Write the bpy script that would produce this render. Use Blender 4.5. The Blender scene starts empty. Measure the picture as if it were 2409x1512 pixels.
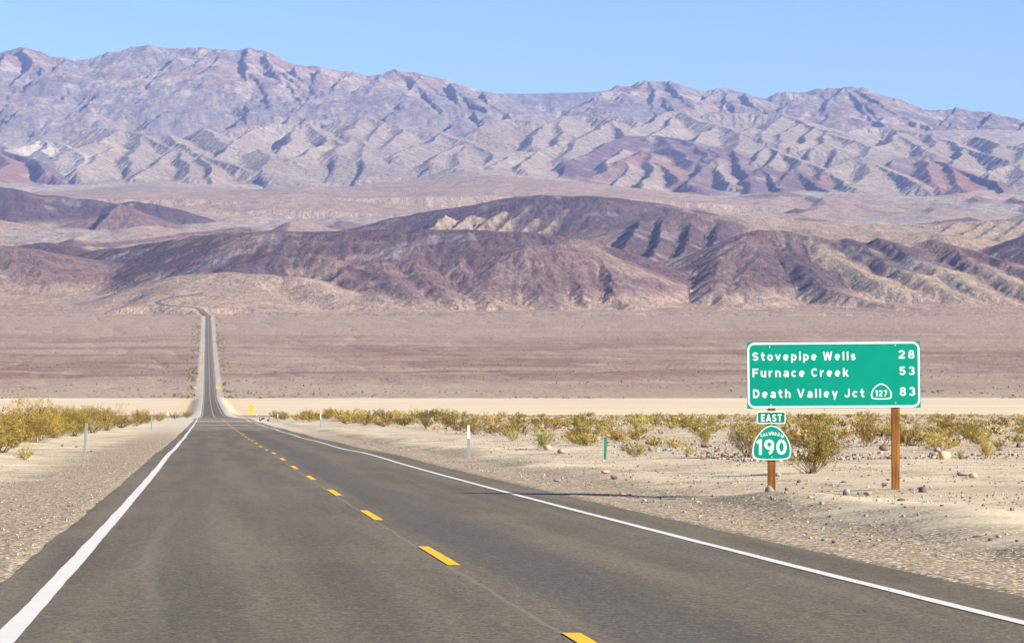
import bpy, bmesh, math, random
import numpy as np
from mathutils import Vector, Matrix

# ------------------------------------------------------------------ camera, sky, sun, exposure
scene = bpy.context.scene
COL = scene.collection
F = 5760.0                      # focal length in pixels of a 2408 x 1512 view
CX, CY, YH = 1204.0, 756.0, 888.0
CAM_Z = 1.55
PITCH = math.atan((YH - CY) / F)

cam_d = bpy.data.cameras.new('camera')
cam = bpy.data.objects.new('camera', cam_d)
COL.objects.link(cam)
cam.location = (0, 0, CAM_Z)
cam.rotation_euler = (math.radians(90) + PITCH, 0, 0)
cam_d.sensor_width = 36.0
cam_d.lens = 36.0 * F / 2408.0
cam_d.clip_start = 0.1
cam_d.clip_end = 80000
scene.camera = cam

SUN_EL = math.radians(24.5)
SUN_AZ = math.radians(-27)      # measured from +X (right) towards the back of the camera
sun_vec = Vector((math.cos(SUN_EL) * math.cos(SUN_AZ), math.cos(SUN_EL) * math.sin(SUN_AZ), math.sin(SUN_EL)))
world = bpy.data.worlds.new('World')
scene.world = world
world.use_nodes = True
wn = world.node_tree.nodes
wl = world.node_tree.links
wn.clear()
w_out = wn.new('ShaderNodeOutputWorld')
w_bg = wn.new('ShaderNodeBackground')
w_sky = wn.new('ShaderNodeTexSky')
w_sky.sky_type = 'NISHITA'
w_sky.sun_disc = False
w_sky.sun_elevation = SUN_EL
w_sky.sun_rotation = math.atan2(sun_vec.x, sun_vec.y)
w_sky.altitude = 1200
w_sky.air_density = 0.75
w_sky.dust_density = 0.0
w_sky.ozone_density = 3.0
w_bg.inputs['Strength'].default_value = 0.082
wl.new(w_sky.outputs[0], w_bg.inputs['Color'])
wl.new(w_bg.outputs[0], w_out.inputs['Surface'])

sun_d = bpy.data.lights.new('sun', 'SUN')
sun_d.energy = 5.0
sun_d.angle = math.radians(0.5)
sun_d.color = (1.0, 0.925, 0.765)
sun_o = bpy.data.objects.new('sun', sun_d)
COL.objects.link(sun_o)
sun_o.rotation_euler = (-sun_vec).to_track_quat('-Z', 'Y').to_euler()

scene.view_settings.view_transform = 'Standard'
scene.view_settings.look = 'None'
scene.view_settings.gamma = 1.0
scene.view_settings.exposure = 1.35
scene.cycles.use_denoising = True
scene.cycles.max_bounces = 6
scene.cycles.volume_bounces = 0
scene.render.engine = 'CYCLES'

rng = np.random.default_rng(7)
random.seed(7)

# ------------------------------------------------------------------ helpers: tags, pixels, noise
def tag(o, label=None, cat=None, group=None, kind=None):
    if label: o['label'] = label
    if cat: o['category'] = cat
    if group: o['group'] = group
    if kind: o['kind'] = kind
    return o

def empty(name, loc, rz=0.0):
    o = bpy.data.objects.new(name, None)
    o.empty_display_size = 0.2
    o.location = loc
    o.rotation_euler = (0, 0, rz)
    COL.objects.link(o)
    return o

def link(name, me, parent=None):
    o = bpy.data.objects.new(name, me)
    COL.objects.link(o)
    if parent is not None: o.parent = parent
    return o

def U(px): return (px - CX) / F
CP, SP = math.cos(PITCH), math.sin(PITCH)
def at_depth(px, py, Y):
    """world point seen at a pixel, at ground distance Y"""
    v = (CY - py) / F
    fy, fz = CP - v * SP, SP + v * CP
    t = Y / fy
    return (U(px) * t, Y, CAM_Z + fz * t)
def z_at(py, Y): return at_depth(CX, py, Y)[2]

def hash2(ix, iy, seed):
    h = (ix.astype(np.int64) * 374761393 + iy.astype(np.int64) * 668265263 + seed * 974711) & 0xffffffff
    h = ((h ^ (h >> 13)) * 1274126177) & 0xffffffff
    h = h ^ (h >> 16)
    return (h & 0xffff).astype(np.float32) / 65535.0

def vnoise(x, y, seed=0):
    """smooth value noise, -1..1"""
    ix = np.floor(x); iy = np.floor(y)
    fx = (x - ix).astype(np.float32); fy = (y - iy).astype(np.float32)
    fx = fx * fx * fx * (fx * (fx * 6 - 15) + 10); fy = fy * fy * fy * (fy * (fy * 6 - 15) + 10)
    a = hash2(ix, iy, seed); b = hash2(ix + 1, iy, seed)
    c = hash2(ix, iy + 1, seed); d = hash2(ix + 1, iy + 1, seed)
    return ((a + (b - a) * fx) * (1 - fy) + (c + (d - c) * fx) * fy) * 2 - 1

def fbm(x, y, L, octv=4, seed=0, gain=0.5):
    s = 0; a = 1.0; t = 0
    for i in range(octv):
        s = s + a * vnoise(x / L + 17.3 * i, y / L - 9.1 * i, seed + i)
        t += a; a *= gain; L = L / 2.03
    return s / t

def sstep(a, b, x):
    t = np.clip((x - a) / (b - a), 0, 1)
    return t * t * (3 - 2 * t)

# ------------------------------------------------------------------ road line and near ground
RX0, RDIR = 2.34, -0.1248        # road centre line: X = RX0 + RDIR * Y
ROAD_L, ROAD_R = -3.72, 3.72     # edge lines
PAVE_L, PAVE_R = -4.25, 4.65     # pavement edges
_prof = np.array([(-40, -0.93), (0, 1.55), (17, 1.80), (25.3, 1.946), (37, 2.13), (49, 2.31), (70, 2.60), (97, 2.94), (140, 3.56), (178, 4.10),
                  (257, 5.06), (330, 5.95), (400, 6.75), (465, 7.75), (600, 9.9), (830, 12.9), (950, 14.0), (1050, 14.35), (1300, 14.45),
                  (1500, 14.3), (1630, 13.6), (1800, 8.6), (2000, 0.9), (2375, -16.0), (2800, -37.0), (3300, -66.5), (3750, -95.0)])
_prof[0, 1] = 1.55 - 0.6
def road_z(Y):
    return CAM_Z - np.interp(Y, PY, PD)
# smooth the profile once on a dense axis
_t = np.linspace(-40, 3750, 7581)
_d = np.interp(_t, _prof[:, 0], _prof[:, 1])
_out = _d.copy()
for _k in range(3):
    _w = 25
    _c = np.cumsum(np.pad(_out, (_w + 1, _w), mode='edge'))
    _sm = (_c[2 * _w + 1:] - _c[:-2 * _w - 1]) / (2 * _w + 1)
    _b = sstep(20, 120, _t)
    _out = _out * (1 - _b) + _sm * _b
_und = vnoise(_t / 22.0, _t * 0, 5) * 0.05 * sstep(50, 120, _t) + vnoise(_t / 47.0, _t * 0 + 3, 6) * 0.13 * sstep(120, 300, _t)
_und *= 1 - 0.4 * sstep(1200, 1700, _t)
PY, PD = _t, _out + _und

def road_s(X, Y): return X - (RX0 + RDIR * Y)

def ground_z(X, Y):
    """desert floor for Y < 3750"""
    X = np.asarray(X, dtype=np.float64); Y = np.asarray(Y, dtype=np.float64)
    s = road_s(X, Y); a = np.abs(s)
    zr = CAM_Z - np.interp(Y, PY, PD)
    zs = CAM_Z - np.interp(Y, _t, _out)
    # road shoulders near the camera: a shallow drop, then a low gravel berm, then the open desert
    right = np.interp(s, [4.3, 4.62, 4.8, 6.5, 8.5, 10.5, 13, 18, 40, 120], [-0.035, -0.008, 0.006, -0.05, 0.08, 0.20, 0.24, 0.30, 0.45, 0.55])
    left = np.interp(-s, [4.0, 4.22, 4.42, 7.0, 9.5, 12, 20, 60], [-0.035, -0.008, 0.006, -0.02, 0.02, 0.10, 0.22, 0.30])
    lat = np.where(s > 0, right, left)
    lat = lat * (1 - sstep(500, 800, Y))
    # embankment across the dry lake
    emb = sstep(700, 1000, Y) * (1 - sstep(1560, 1700, Y))
    lat = lat - emb * 1.7 * sstep(6.0, 13.0, a)
    # desert pavement: low relief
    rel = fbm(X, Y, 9.0, 5, 11, .6) * 0.10 + fbm(X, Y, 38.0, 2, 15) * 0.12
    berm = np.exp(-((s - 7.6) / 1.3) ** 2) * (0.10 + 0.16 * vnoise(X / 4.0, Y / 6.0, 31))
    rel = rel * sstep(5.0, 9.0, a) * (1 - 0.9 * sstep(700, 1000, Y)) + berm * (s > 0) * (1 - sstep(200, 400, Y))
    # washes on the fan
    fan = sstep(1650, 2000, Y)
    wash = fbm(X * 1.0, Y * 0.35, 60.0, 3, 21)
    wash2 = 1 - np.abs(fbm(X + 0.25 * Y, Y * 0.3, 45.0, 2, 25)) * 3
    rel = rel + fan * sstep(14, 40, a) * (wash * 1.0 - np.clip(wash2, 0, 1) * 1.1)
    under = np.where((s > PAVE_L + 0.22) & (s < PAVE_R - 0.22), -0.10 - 0.25 * sstep(300, 900, Y), 0.0)
    blend = sstep(6, 14, a)
    return zr * (1 - blend) + zs * blend + lat + rel + under

def ray_ground(px, py):
    """where the view ray of a pixel meets the desert floor"""
    Y = np.exp(np.linspace(math.log(10), math.log(3740), 4000))
    v = (CY - py) / F
    fy, fz = CP - v * SP, SP + v * CP
    t = Y / fy
    X = U(px) * t; Z = CAM_Z + fz * t
    g = ground_z(X, Y)
    i = np.argmax(Z <= g)
    if Z[i] > g[i]: i = len(Y) - 1
    return float(X[i]), float(Y[i]), float(g[i])

# ------------------------------------------------------------------ hills and mountains: ridge lines with distances
ASYM = {'mound': .5, 'range': .60, 'bad': .27, 'purple': .40, 'red': .30, 'varnish': .25, 'brown': .30, 'tan': .35, 'cliff': .2}   # steeper western sides
GEO = {  # base colours of the rock (reflectance) and gully strengths for 260, 130, 65, 33 m
    'range':   ((0.20, 0.165, 0.155), (0.42, 0.45, 0.50, 0.45)),
    'far':     ((0.20, 0.17, 0.165), (0.4, 0.4, 0.3, 0.3)),
    'bad':     ((0.275, 0.218, 0.172), (0.05, 0.36, 0.85, 1.10)),
    'purple':  ((0.155, 0.100, 0.108), (0.1, 0.35, 0.6, 0.6)),
    'red':     ((0.225, 0.128, 0.108), (0.1, 0.35, 0.6, 0.6)),
    'varnish': ((0.108, 0.070, 0.077), (0.0, 0.28, 0.58, 0.70)),
    'brown':   ((0.172, 0.111, 0.103), (0.0, 0.32, 0.60, 0.72)),
    'tan':     ((0.30, 0.222, 0.16), (0.0, 0.22, 0.34, 0.36)),
    'cliff':   ((0.285, 0.205, 0.145), (0.1, 0.5, 0.8, 0.8)),
    'mound':   ((0.312, 0.224, 0.172), (0.0, 0.08, 0.18, 0.20)),
    'pale':    ((0.37, 0.32, 0.27), (0.3, 0.6, 0.6, 0.6)),
}
def dA(p): return np.interp(p, [100, 130, 210, 310], [17000, 16750, 15900, 14900])
def dAr(p): return np.interp(p, [190, 230, 310], [17000, 16450, 15400])
def dB(p): return np.interp(p, [255, 300, 440, 480], [15000, 13900, 10500, 9700])
def dF(p): return np.interp(p, [540, 570, 735], [4600, 4520, 3930])
def dG(p): return np.interp(p, [540, 570, 740], [4800, 4700, 3950])
def const(v): return lambda p: v

RIDGES = []   # (points, depth function, slope, rounding, geology)
def R(geo, depth, k, w, *pts): RIDGES.append((geo, depth, k, w, pts))

# far skyline
R('far', const(20000), .35, 60, (1100,226),(1180,222),(1300,220),(1420,216),(1500,222),(1700,235),(2000,250),(2408,300),(2900,320))
# left massif: skyline and spurs
R('range', const(17000), .78, 20, (-700,190),(-400,160),(-200,165),(-60,140),(0,127),(50,114),(100,128),(150,140),(210,143),(260,128),(310,112),(350,107),(400,117),(430,118),(455,114),(490,120),(530,120),(570,115),(610,124),(650,138),(680,150),(740,160),(800,170),(860,180),(880,177),(910,167),(950,172),(990,180),(1040,188),(1080,203),(1130,213),(1180,225),(1230,245),(1290,268))
for pts in [
    ((494,124),(434,167),(394,204),(364,227)), ((416,132),(394,154),(354,177),(314,200)),
    ((530,122),(494,154),(474,177),(434,217),(394,254),(354,281)), ((494,154),(512,177),(540,205),(550,240)),
    ((324,120),(267,147),(234,194),(207,227),(167,257),(134,287),(117,311)),
    ((330,180),(281,214),(234,244),(207,281),(180,301)), ((150,140),(134,154),(84,217),(77,284),(67,321)),
    ((50,114),(70,150),(40,200),(20,250)), ((0,127),(-30,180),(-60,250),(-80,300)),
    ((620,127),(651,164),(664,190),(634,227),(614,267)), ((570,115),(590,170),(580,220),(560,262)),
    ((921,166),(887,184),(844,221),(811,254)), ((921,166),(971,187),(984,211),(1038,234)),
    ((1060,195),(1078,214),(1094,254),(1071,278)), ((990,180),(950,225),(920,262)),
    ((760,163),(740,200),(730,240)), ((700,155),(715,190),(700,230)), ((1150,218),(1165,250),(1200,275)), ((820,175),(790,210),(770,235)),
    ((-200,165),(-230,220),(-260,300)), ((-400,160),(-430,240),(-460,310))]:
    R('range', dA, .80, 8, *pts)
# right peaks
R('range', const(17000), .74, 18, (1320,262),(1345,258),(1400,235),(1440,212),(1465,202),(1482,208),(1510,195),(1530,191),(1572,195),(1600,207),(1640,228),(1665,214),(1690,209),(1740,222),(1790,233),(1830,222),(1850,218),(1890,220),(1930,210),(1990,206),(2022,208),(2060,222),(2100,240),(2140,266),(2200,262),(2250,256),(2330,268),(2408,282),(2600,300),(2900,310))
for pts in [
    ((1532,191),(1472,224),(1422,254),(1398,266)), ((1458,201),(1415,227),(1345,258)), ((1572,195),(1600,235),(1625,258)),
    ((1532,191),(1545,225),(1530,262)), ((1683,210),(1636,244),(1630,262)), ((1690,209),(1700,240),(1690,264)), ((1740,222),(1770,250),(1780,268)),
    ((1890,220),(1860,245),(1830,262)), ((1987,207),(1947,240),(1937,264)), ((2020,210),(2070,247),(2137,277),(2187,304)),
    ((2250,256),(2230,285),(2200,300)), ((2330,268),(2310,295),(2290,312)), ((2408,282),(2390,310)), ((1990,206),(2020,240),(2040,270))]:
    R('range', dAr, .74, 8, *pts)
# badlands
for pts in [
    ((287,307),(234,334),(170,352),(120,380)), ((230,300),(287,307),(341,317),(401,347),(434,354),(487,364),(568,394)), ((277,344),(227,367),(187,401)),
    ((417,354),(367,384),(317,414)), ((404,317),(444,344),(461,357)), ((481,301),(534,334),(560,350)), ((628,294),(568,321),(521,371)),
    ((560,296),(628,294),(718,294),(768,314)), ((614,354),(641,364),(618,398)), ((781,321),(718,361),(678,374)), ((768,314),(800,340),(790,362)),
    ((341,317),(330,350),(300,375)), ((434,354),(450,385),(430,410)), ((718,294),(690,325),(650,345)), ((487,364),(500,390),(480,412)),
    ((820,275),(871,278),(961,304),(1051,314),(1095,334),(1171,364)), ((1051,314),(1011,334),(968,344),(930,362)), ((844,318),(811,338),(790,360)),
    ((844,318),(860,345),(850,370)), ((1101,338),(1081,361),(1081,394)), ((854,278),(824,308)), ((961,304),(930,325),(900,345)), ((1095,334),(1050,355),(1010,380)),
    ((900,285),(890,315),(870,330)), ((1171,364),(1150,385),(1100,400)),
    ((1500,285),(1392,271),(1322,274),(1271,308),(1241,341)), ((1392,271),(1438,284),(1482,314)), ((1432,291),(1372,321),(1332,368)), ((1265,354),(1231,394)),
    ((1330,330),(1265,354),(1205,368),(1165,391)), ((1180,280),(1250,285),(1322,274)), ((1130,300),(1180,280)), ((1438,284),(1400,310),(1350,335)), ((1320,280),(1330,310),(1310,340)),
    ((1640,258),(1608,258),(1565,264),(1532,288),(1482,308)), ((1610,264),(1676,294),(1770,321)), ((1590,275),(1560,305),(1530,325)), ((1676,294),(1640,325),(1620,345)),
    ((1670,267),(1760,266),(1830,271),(1917,301),(1980,314),(2017,301)), ((1913,301),(1883,331),(1860,345)), ((1944,311),(1910,347)), ((1997,331),(1970,351)), ((1944,311),(1997,331),(2044,347),(2040,370)),
    ((1797,344),(1837,357),(1893,381),(1950,401),(2017,441)), ((1830,271),(1800,300),(1790,330)), ((1760,300),(1730,330),(1723,354)), ((1870,290),(1840,315),(1820,340)), 
    ((2030,371),(1954,397)), ((2030,371),(2057,401),(2017,441)), ((2030,371),(2070,391),(2171,431)),
    ((2124,314),(2097,334),(2044,347)), ((2124,311),(2151,341),(2191,364)), ((2017,301),(2080,300),(2131,307),(2204,317),(2261,347),(2364,377)), ((2388,381),(2331,404)), ((2204,317),(2190,345),(2160,360)),
    ((2261,347),(2250,370),(2230,385)), ((2300,320),(2350,340),(2420,350)), ((2350,340),(2330,365)), ((2420,350),(2388,381),(2420,410)),
    ((2420,330),(2600,330),(2800,350)), ((2600,330),(2560,370),(2500,400)), ((-100,330),(-250,320),(-400,340)), ((-250,320),(-230,370),(-260,410))]:
    R('bad', dB, .42, 6, *pts)
# coloured hills inside the badlands
for geo, pts in [
    ('purple', ((1335,384),(1372,368),(1432,341),(1472,323),(1488,319),(1555,319),(1608,331),(1660,360),(1670,380))),
    ('red', ((1515,354),(1438,394),(1372,421))), ('bad', ((1472,350),(1440,375),(1420,405))), ('red', ((1515,354),(1572,401),(1605,424))), ('bad', ((1540,365),(1530,400),(1500,440))),
    ('bad', ((1480,380),(1460,410),(1430,440))), ('purple', ((1555,319),(1600,360),(1640,380))),
    ('purple', ((1670,350),(1693,367),(1653,407),(1620,431))), ('purple', ((1723,354),(1760,400),(1765,430))), ('bad', ((1693,372),(1700,400),(1720,430))),
    ('bad', ((1797,347),(1777,381))), ('bad', ((1837,360),(1815,388))), ('bad', ((1893,381),(1870,405))), ('purple', ((1800,394),(1767,421),(1770,450))), ('purple', ((1800,394),(1830,430),(1840,455))),
    ('purple', ((1880,397),(1843,427),(1850,458))), ('purple', ((1880,397),(1920,430),(1960,452))), ('red', ((1950,401),(1930,430))),
    ('purple', ((2087,387),(2114,371),(2177,364),(2237,394),(2338,427),(2364,461))), ('red', ((2177,364),(2180,400),(2200,430))), ('red', ((2237,394),(2250,425),(2270,445))), ('purple', ((2380,430),(2420,425),(2500,440))),
    ('purple', ((-120,345),(0,345),(60,368),(110,400))), ('red', ((0,350),(10,385),(-20,415))), ('pale', ((20,352),(90,328),(150,340),(200,365),(190,385))), ('pale', ((100,330),(110,355),(130,375)))]:
    R(geo, dB, .50, 8, *pts)
# low mounds of the upper valley
R('mound', const(9300), .16, 120, (560,470),(640,450),(720,440),(800,450),(870,472))
R('mound', const(9000), .20, 60, (830,490),(850,477),(880,479),(905,490),(912,504))
R('mound', const(10000), .14, 120, (1000,430),(1080,420),(1180,418),(1300,440))
R('mound', const(9600), .14, 90, (1700,470),(1850,472),(2000,465),(2150,470))
R('mound', const(9800), .12, 150, (250,452),(400,442),(520,447))
# dark hill on the left of the valley
R('varnish', const(7800), .34, 40, (-300,430),(-100,432),(0,440),(30,445),(70,460),(130,462),(200,470),(260,477))
R('varnish', const(7700), .40, 30, (288,478),(310,474),(360,480),(420,492),(470,510))
R('brown', const(7400), .36, 25, (262,478),(250,500),(240,520))
# hill with pale cliffs behind the front hills
R('varnish', const(6500), .38, 45, (850,545),(880,527),(930,511),(1000,501),(1040,492),(1100,485),(1160,475),(1210,466),(1280,462),(1380,463),(1450,468),(1550,481),(1640,498),(1720,512))
for pts in [((1040,505),(1020,525),(990,545)), ((1110,505),(1080,522),(1050,545)), ((1180,496),(1140,520),(1110,548)), ((1250,483),(1200,515),(1160,548)), ((1300,484),(1260,515),(1215,548)), ((1335,492),(1295,520),(1260,550))]:
    R('cliff', lambda p: np.interp(p, [460, 550], [6460, 6120]), .55, 5, *pts)
R('brown', lambda p: np.interp(p, [460, 560], [6460, 6050]), .40, 40, (1400,470),(1380,500),(1340,545))
R('brown', const(5900), .34, 70, (1370,566),(1440,540),(1500,520),(1570,508),(1640,505),(1720,520),(1800,545))
R('tan', const(6000), .25, 80, (1640,505),(1750,510),(1850,520),(1960,524),(2080,530))
for pts in [((1500,520),(1470,560),(1450,595)), ((1560,509),(1550,560),(1520,620)), ((1640,506),(1630,560),(1590,620)), ((1700,516),(1700,560),(1660,610))]:
    R('varnish', lambda p: np.interp(p, [505, 640], [5880, 5000]), .52, 8, *pts)
# main dark hill
R('varnish', dF, .40, 60, (140,612,5100),(190,600,5080),(250,588,5050),(350,575,5000),(450,559,4900),(560,548,4700),(650,544),(800,545),(900,544),(1000,541),(1100,543),(1250,549,4590),(1330,560,4570),(1400,582,4545),(1450,607,4520),(1500,642,4490),(1550,672,4460))
R('varnish', dF, .42, 35, (871,570),(960,578),(1060,590),(1138,607),(1238,655),(1318,717))
R('brown', dF, .46, 28, (1175,617,4300),(1248,580,4400),(1325,572,4440),(1400,594,4425),(1475,639,4390),(1540,695,4250))
for pts in [((1325,590),(1352,653),(1365,703)), ((1250,590),(1262,640),(1300,690)), ((1400,595),(1430,650),(1440,695))]:
    R('brown', dF, .50, 12, *pts)
R('varnish', dF, .44, 30, (540,636),(561,623),(634,602),(718,602),(801,615),(900,652),(970,705))
R('varnish', dF, .42, 30, (450,562,4880),(364,588,4850),(320,612,4800),(350,640,4650))
R('varnish', dF, .42, 30, (250,590,5050),(260,615,4900),(300,640,4750))
R('brown', dF, .44, 25, (801,615),(850,660),(880,700))
for pts in [((960,590),(1000,650),(1060,705)), ((1060,592),(1110,660),(1160,712)), ((880,600),(930,660),(960,695))]:
    R('brown', dF, .44, 20, *pts)
# tan mound and left hill
R('mound', lambda p: np.interp(p, [640, 710], [4250, 4000]), .34, 35, (425,660),(460,646),(530,643),(620,647),(700,653),(760,676),(820,706))
R('brown', const(4780), .30, 60, (-500,540),(-200,556),(0,580),(80,591),(180,607),(260,627),(330,650),(400,668))
R('varnish', const(5600), .3, 40, (40,582),(80,576),(110,573),(145,582))
# right hills
R('brown', dG, .42, 30, (1565,684,4470),(1603,656,4500),(1636,636,4530),(1703,603,4600),(1747,568,4690),(1790,543,4790),(1850,543),(1903,554),(1964,574),(2010,600))
for geo, pts in [
    ('brown', ((1760,556,4720),(1747,566,4690),(1703,603,4610),(1636,638,4530),(1603,658,4500))), ('brown', ((1790,545),(1790,590),(1760,640),(1740,680))), ('brown', ((1703,603),(1700,640),(1680,680))), ('brown', ((1850,545),(1843,603),(1887,628),(1923,668))),
    ('tan', ((1903,556),(1923,586),(1937,603),(2003,636),(2077,668))), ('varnish', ((1980,560),(2007,579),(2087,623))), ('tan', ((2087,623),(2154,645),(2207,678))),
    ('varnish', ((2060,560),(2097,573),(2144,603))), ('tan', ((2144,603),(2211,631),(2291,678))), ('brown', ((2180,562),(2237,579),(2297,623))), ('tan', ((2297,623),(2407,670),(2470,700))),
    ('varnish', ((2280,590),(2360,615),(2450,650))), ('brown', ((1820,700),(1760,712),(1700,722))), ('brown', ((1923,668),(2000,700),(2150,725)))]:
    R(geo, dG, .48, 20, *pts)
R('tan', const(5150), .28, 70, (1880,545),(1903,541),(2037,552),(2197,548),(2371,574),(2450,580))
R('varnish', const(4950), .40, 30, (2310,604),(2340,590),(2371,575),(2407,560),(2500,530),(2700,520))
R('tan', const(6600), .32, 25, (2050,548),(2137,531),(2237,523),(2338,519),(2407,503),(2600,480))
for pts in [((2237,523),(2200,550)), ((2307,519),(2257,551)), ((2344,519),(2297,558)), ((2407,505),(2347,560)), ((2450,500),(2400,560))]:
    R('tan', lambda p: np.interp(p, [500, 560], [6590, 6250]), .5, 8, *pts)

# grid: columns fan out from behind the camera, rows get wider with distance
Y0 = 60.0
ucol = np.concatenate([np.linspace(-0.36, -0.235, 50, endpoint=False), np.linspace(-0.235, 0.235, 1150), np.linspace(0.235, 0.36, 51)[1:]])
rows_near = np.exp(np.linspace(math.log(5.0), math.log(3750), 900))
rows_far = np.concatenate([np.linspace(3750, 5600, 330)[1:], np.linspace(5600, 9500, 330)[1:], np.linspace(9500, 15300, 720)[1:], np.linspace(15300, 17300, 300)[1:], np.linspace(17300, 21000, 60)[1:]])
NEARLAST = rows_near[-1]

base_px = np.array([(3600, 756), (3750, 745), (4000, 729), (4400, 694), (5200, 650), (6000, 600), (6500, 566), (7000, 547), (8500, 502), (9500, 470), (10500, 446), (12000, 420), (13500, 376), (15000, 322), (16000, 306), (21000, 300)])
_bz = np.array([z_at(p, y) for y, p in base_px])

def build_relief():
    Yf = np.concatenate([[NEARLAST], rows_far])
    YY = np.repeat(Yf[:, None], len(ucol), 1).astype(np.float64)
    XX = ucol[None, :] * (YY + Y0)
    wob = fbm(XX, YY, 900.0, 3, 41)
    z = np.interp(YY + wob * 160 * sstep(3900, 5200, YY), base_px[:, 0], _bz)
    z += fbm(XX, YY, 420.0, 5, 45) * 24 * sstep(4200, 7000, YY) 
    z += fbm(XX, YY, 1500.0, 3, 47) * 55 * sstep(9000, 11000, YY) * (1 - sstep(14500, 15500, YY))
    z += 75 * np.exp(-((XX / YY + 0.010) / 0.035) ** 2) * sstep(8800, 10800, YY) * (1 - sstep(12500, 14000, YY))
    # join the fan exactly
    zn = ground_z(XX[0], YY[0])
    z += (zn - z[0])[None, :] * (1 - sstep(3750, 4000, YY))
    col = np.empty(z.shape + (3,), np.float32)
    c_low = np.array((0.345, 0.243, 0.182)); c_mid = np.array((0.315, 0.252, 0.208))
    m = sstep(4000, 6500, YY)[..., None]
    col[:] = c_low * (1 - m) + c_mid * m
    wts = np.zeros(z.shape + (4,), np.float32)
    wts[:] = (0.20, 0.25, 0.28, 0.28)
    tot = np.zeros(z.shape, np.float32)
    rr = np.random.default_rng(12)
    low_ridges = []
    for _ in range(150):
        Yc = rr.uniform(5700, 10000); x = rr.uniform(-.24, .24) * Yc; n = int(rr.integers(3, 6)); hgt = rr.uniform(10, 36)
        dx = rr.normal(-0.35, .35); st = rr.uniform(120, 260); P = []
        for i in range(n):
            yy = Yc - i * st
            P.append(np.array((x, yy, np.interp(yy, base_px[:, 0], _bz) + hgt * (1 - i / n) + rr.normal(0, 2)))); x += dx * st + rr.normal(0, 30)
        low_ridges.append(('mound' if rr.random() < .75 else 'brown', None, .34, 12, P))
    for geo, depth, k, w, pts in low_ridges + RIDGES:
        if geo in ('bad', 'purple', 'red'): k = k * rr.uniform(0.78, 1.40); w = w * rr.uniform(.4, 2.0)
        P = pts if depth is None else [np.array(at_depth(q[0], q[1], float(q[2]) if len(q) > 2 else float(depth(q[1])))) for q in pts]
        c, gw = GEO[geo]; c = np.array(c); gw = np.array(gw)
        for a, b in zip(P[:-1], P[1:]):
            drop = max(a[2], b[2]) - np.interp(min(a[1], b[1]) - 900, base_px[:, 0], _bz)
            reach = min(max(drop, 60) / k + w * 1.5, 2200)
            r0 = np.searchsorted(Yf, min(a[1], b[1]) - reach); r1 = np.searchsorted(Yf, max(a[1], b[1]) + reach)
            xm0, xm1 = min(a[0], b[0]) - reach, max(a[0], b[0]) + reach
            ylo = Yf[r0] if r0 < len(Yf) else Yf[-1]; yhi = Yf[min(r1, len(Yf) - 1)]
            us = [xm0 / (ylo + Y0), xm0 / (yhi + Y0)], [xm1 / (ylo + Y0), xm1 / (yhi + Y0)]
            c0 = np.searchsorted(ucol, min(us[0])); c1 = np.searchsorted(ucol, max(us[1]))
            if r1 <= r0 or c1 <= c0: continue
            sl = (slice(r0, r1), slice(c0, c1))
            sc = 0.004 * a[1]
            x = XX[sl] + wobx[sl] * sc; y = YY[sl] + woby[sl] * sc
            d = b[:2] - a[:2]; L2 = d @ d
            t = np.clip(((x - a[0]) * d[0] + (y - a[1]) * d[1]) / L2, 0, 1)
            dist = np.hypot(x - (a[0] + t * d[0]), y - (a[1] + t * d[1]))
            nx = abs(d[1]) / math.sqrt(L2)
            sgn_ = np.tanh(((x - a[0]) * d[1] - (y - a[1]) * d[0]) * np.sign(d[1] + 1e-9) / math.sqrt(L2) / (w + 8.0)) * nx
            kk = k * (1 - ASYM.get(geo, 0.0) * sgn_)
            zz = a[2] + (b[2] - a[2]) * t - kk * (np.sqrt(dist * dist + w * w) - w)
            sm = 0.0008 * a[1] + w * 0.06
            h = np.clip(0.5 + 0.5 * (zz - z[sl]) / sm, 0, 1)
            z[sl] = z[sl] * (1 - h) + zz * h + sm * h * (1 - h)
            col[sl] = col[sl] * (1 - h[..., None]) + c * h[..., None]
            wts[sl] = wts[sl] * (1 - h[..., None]) + gw * h[..., None]
            tot[sl] = np.maximum(tot[sl], h)
    jn = sstep(3752, 3850, YY + 40 * fbm(XX, YY, 120.0, 3, 49) * sstep(3752, 3800, YY))
    cj = sstep(0.45, 1.0, jn)[..., None]; col = col * cj + c_low * (1 - cj)
    z = zn[None, :] + (z - zn[None, :]) * jn
    return XX, YY, z, col, wts, tot, Yf

_Yf = np.concatenate([[NEARLAST], rows_far])
_YYt = np.repeat(_Yf[:, None], len(ucol), 1); _XXt = ucol[None, :] * (_YYt + Y0)
wobx = fbm(_XXt / _YYt * 12000, _YYt, 500.0, 3, 51); woby = fbm(_XXt / _YYt * 12000, _YYt, 500.0, 3, 57)
HX, HY, HZ, HC, HW, HT, HYf = build_relief()

def grads(z):
    zu = np.gradient(z, ucol, axis=1)
    zr = np.gradient(z, HYf, axis=0)
    zx = zu / (HY + Y0)
    return zx, zr - zx * ucol[None, :]

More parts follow.
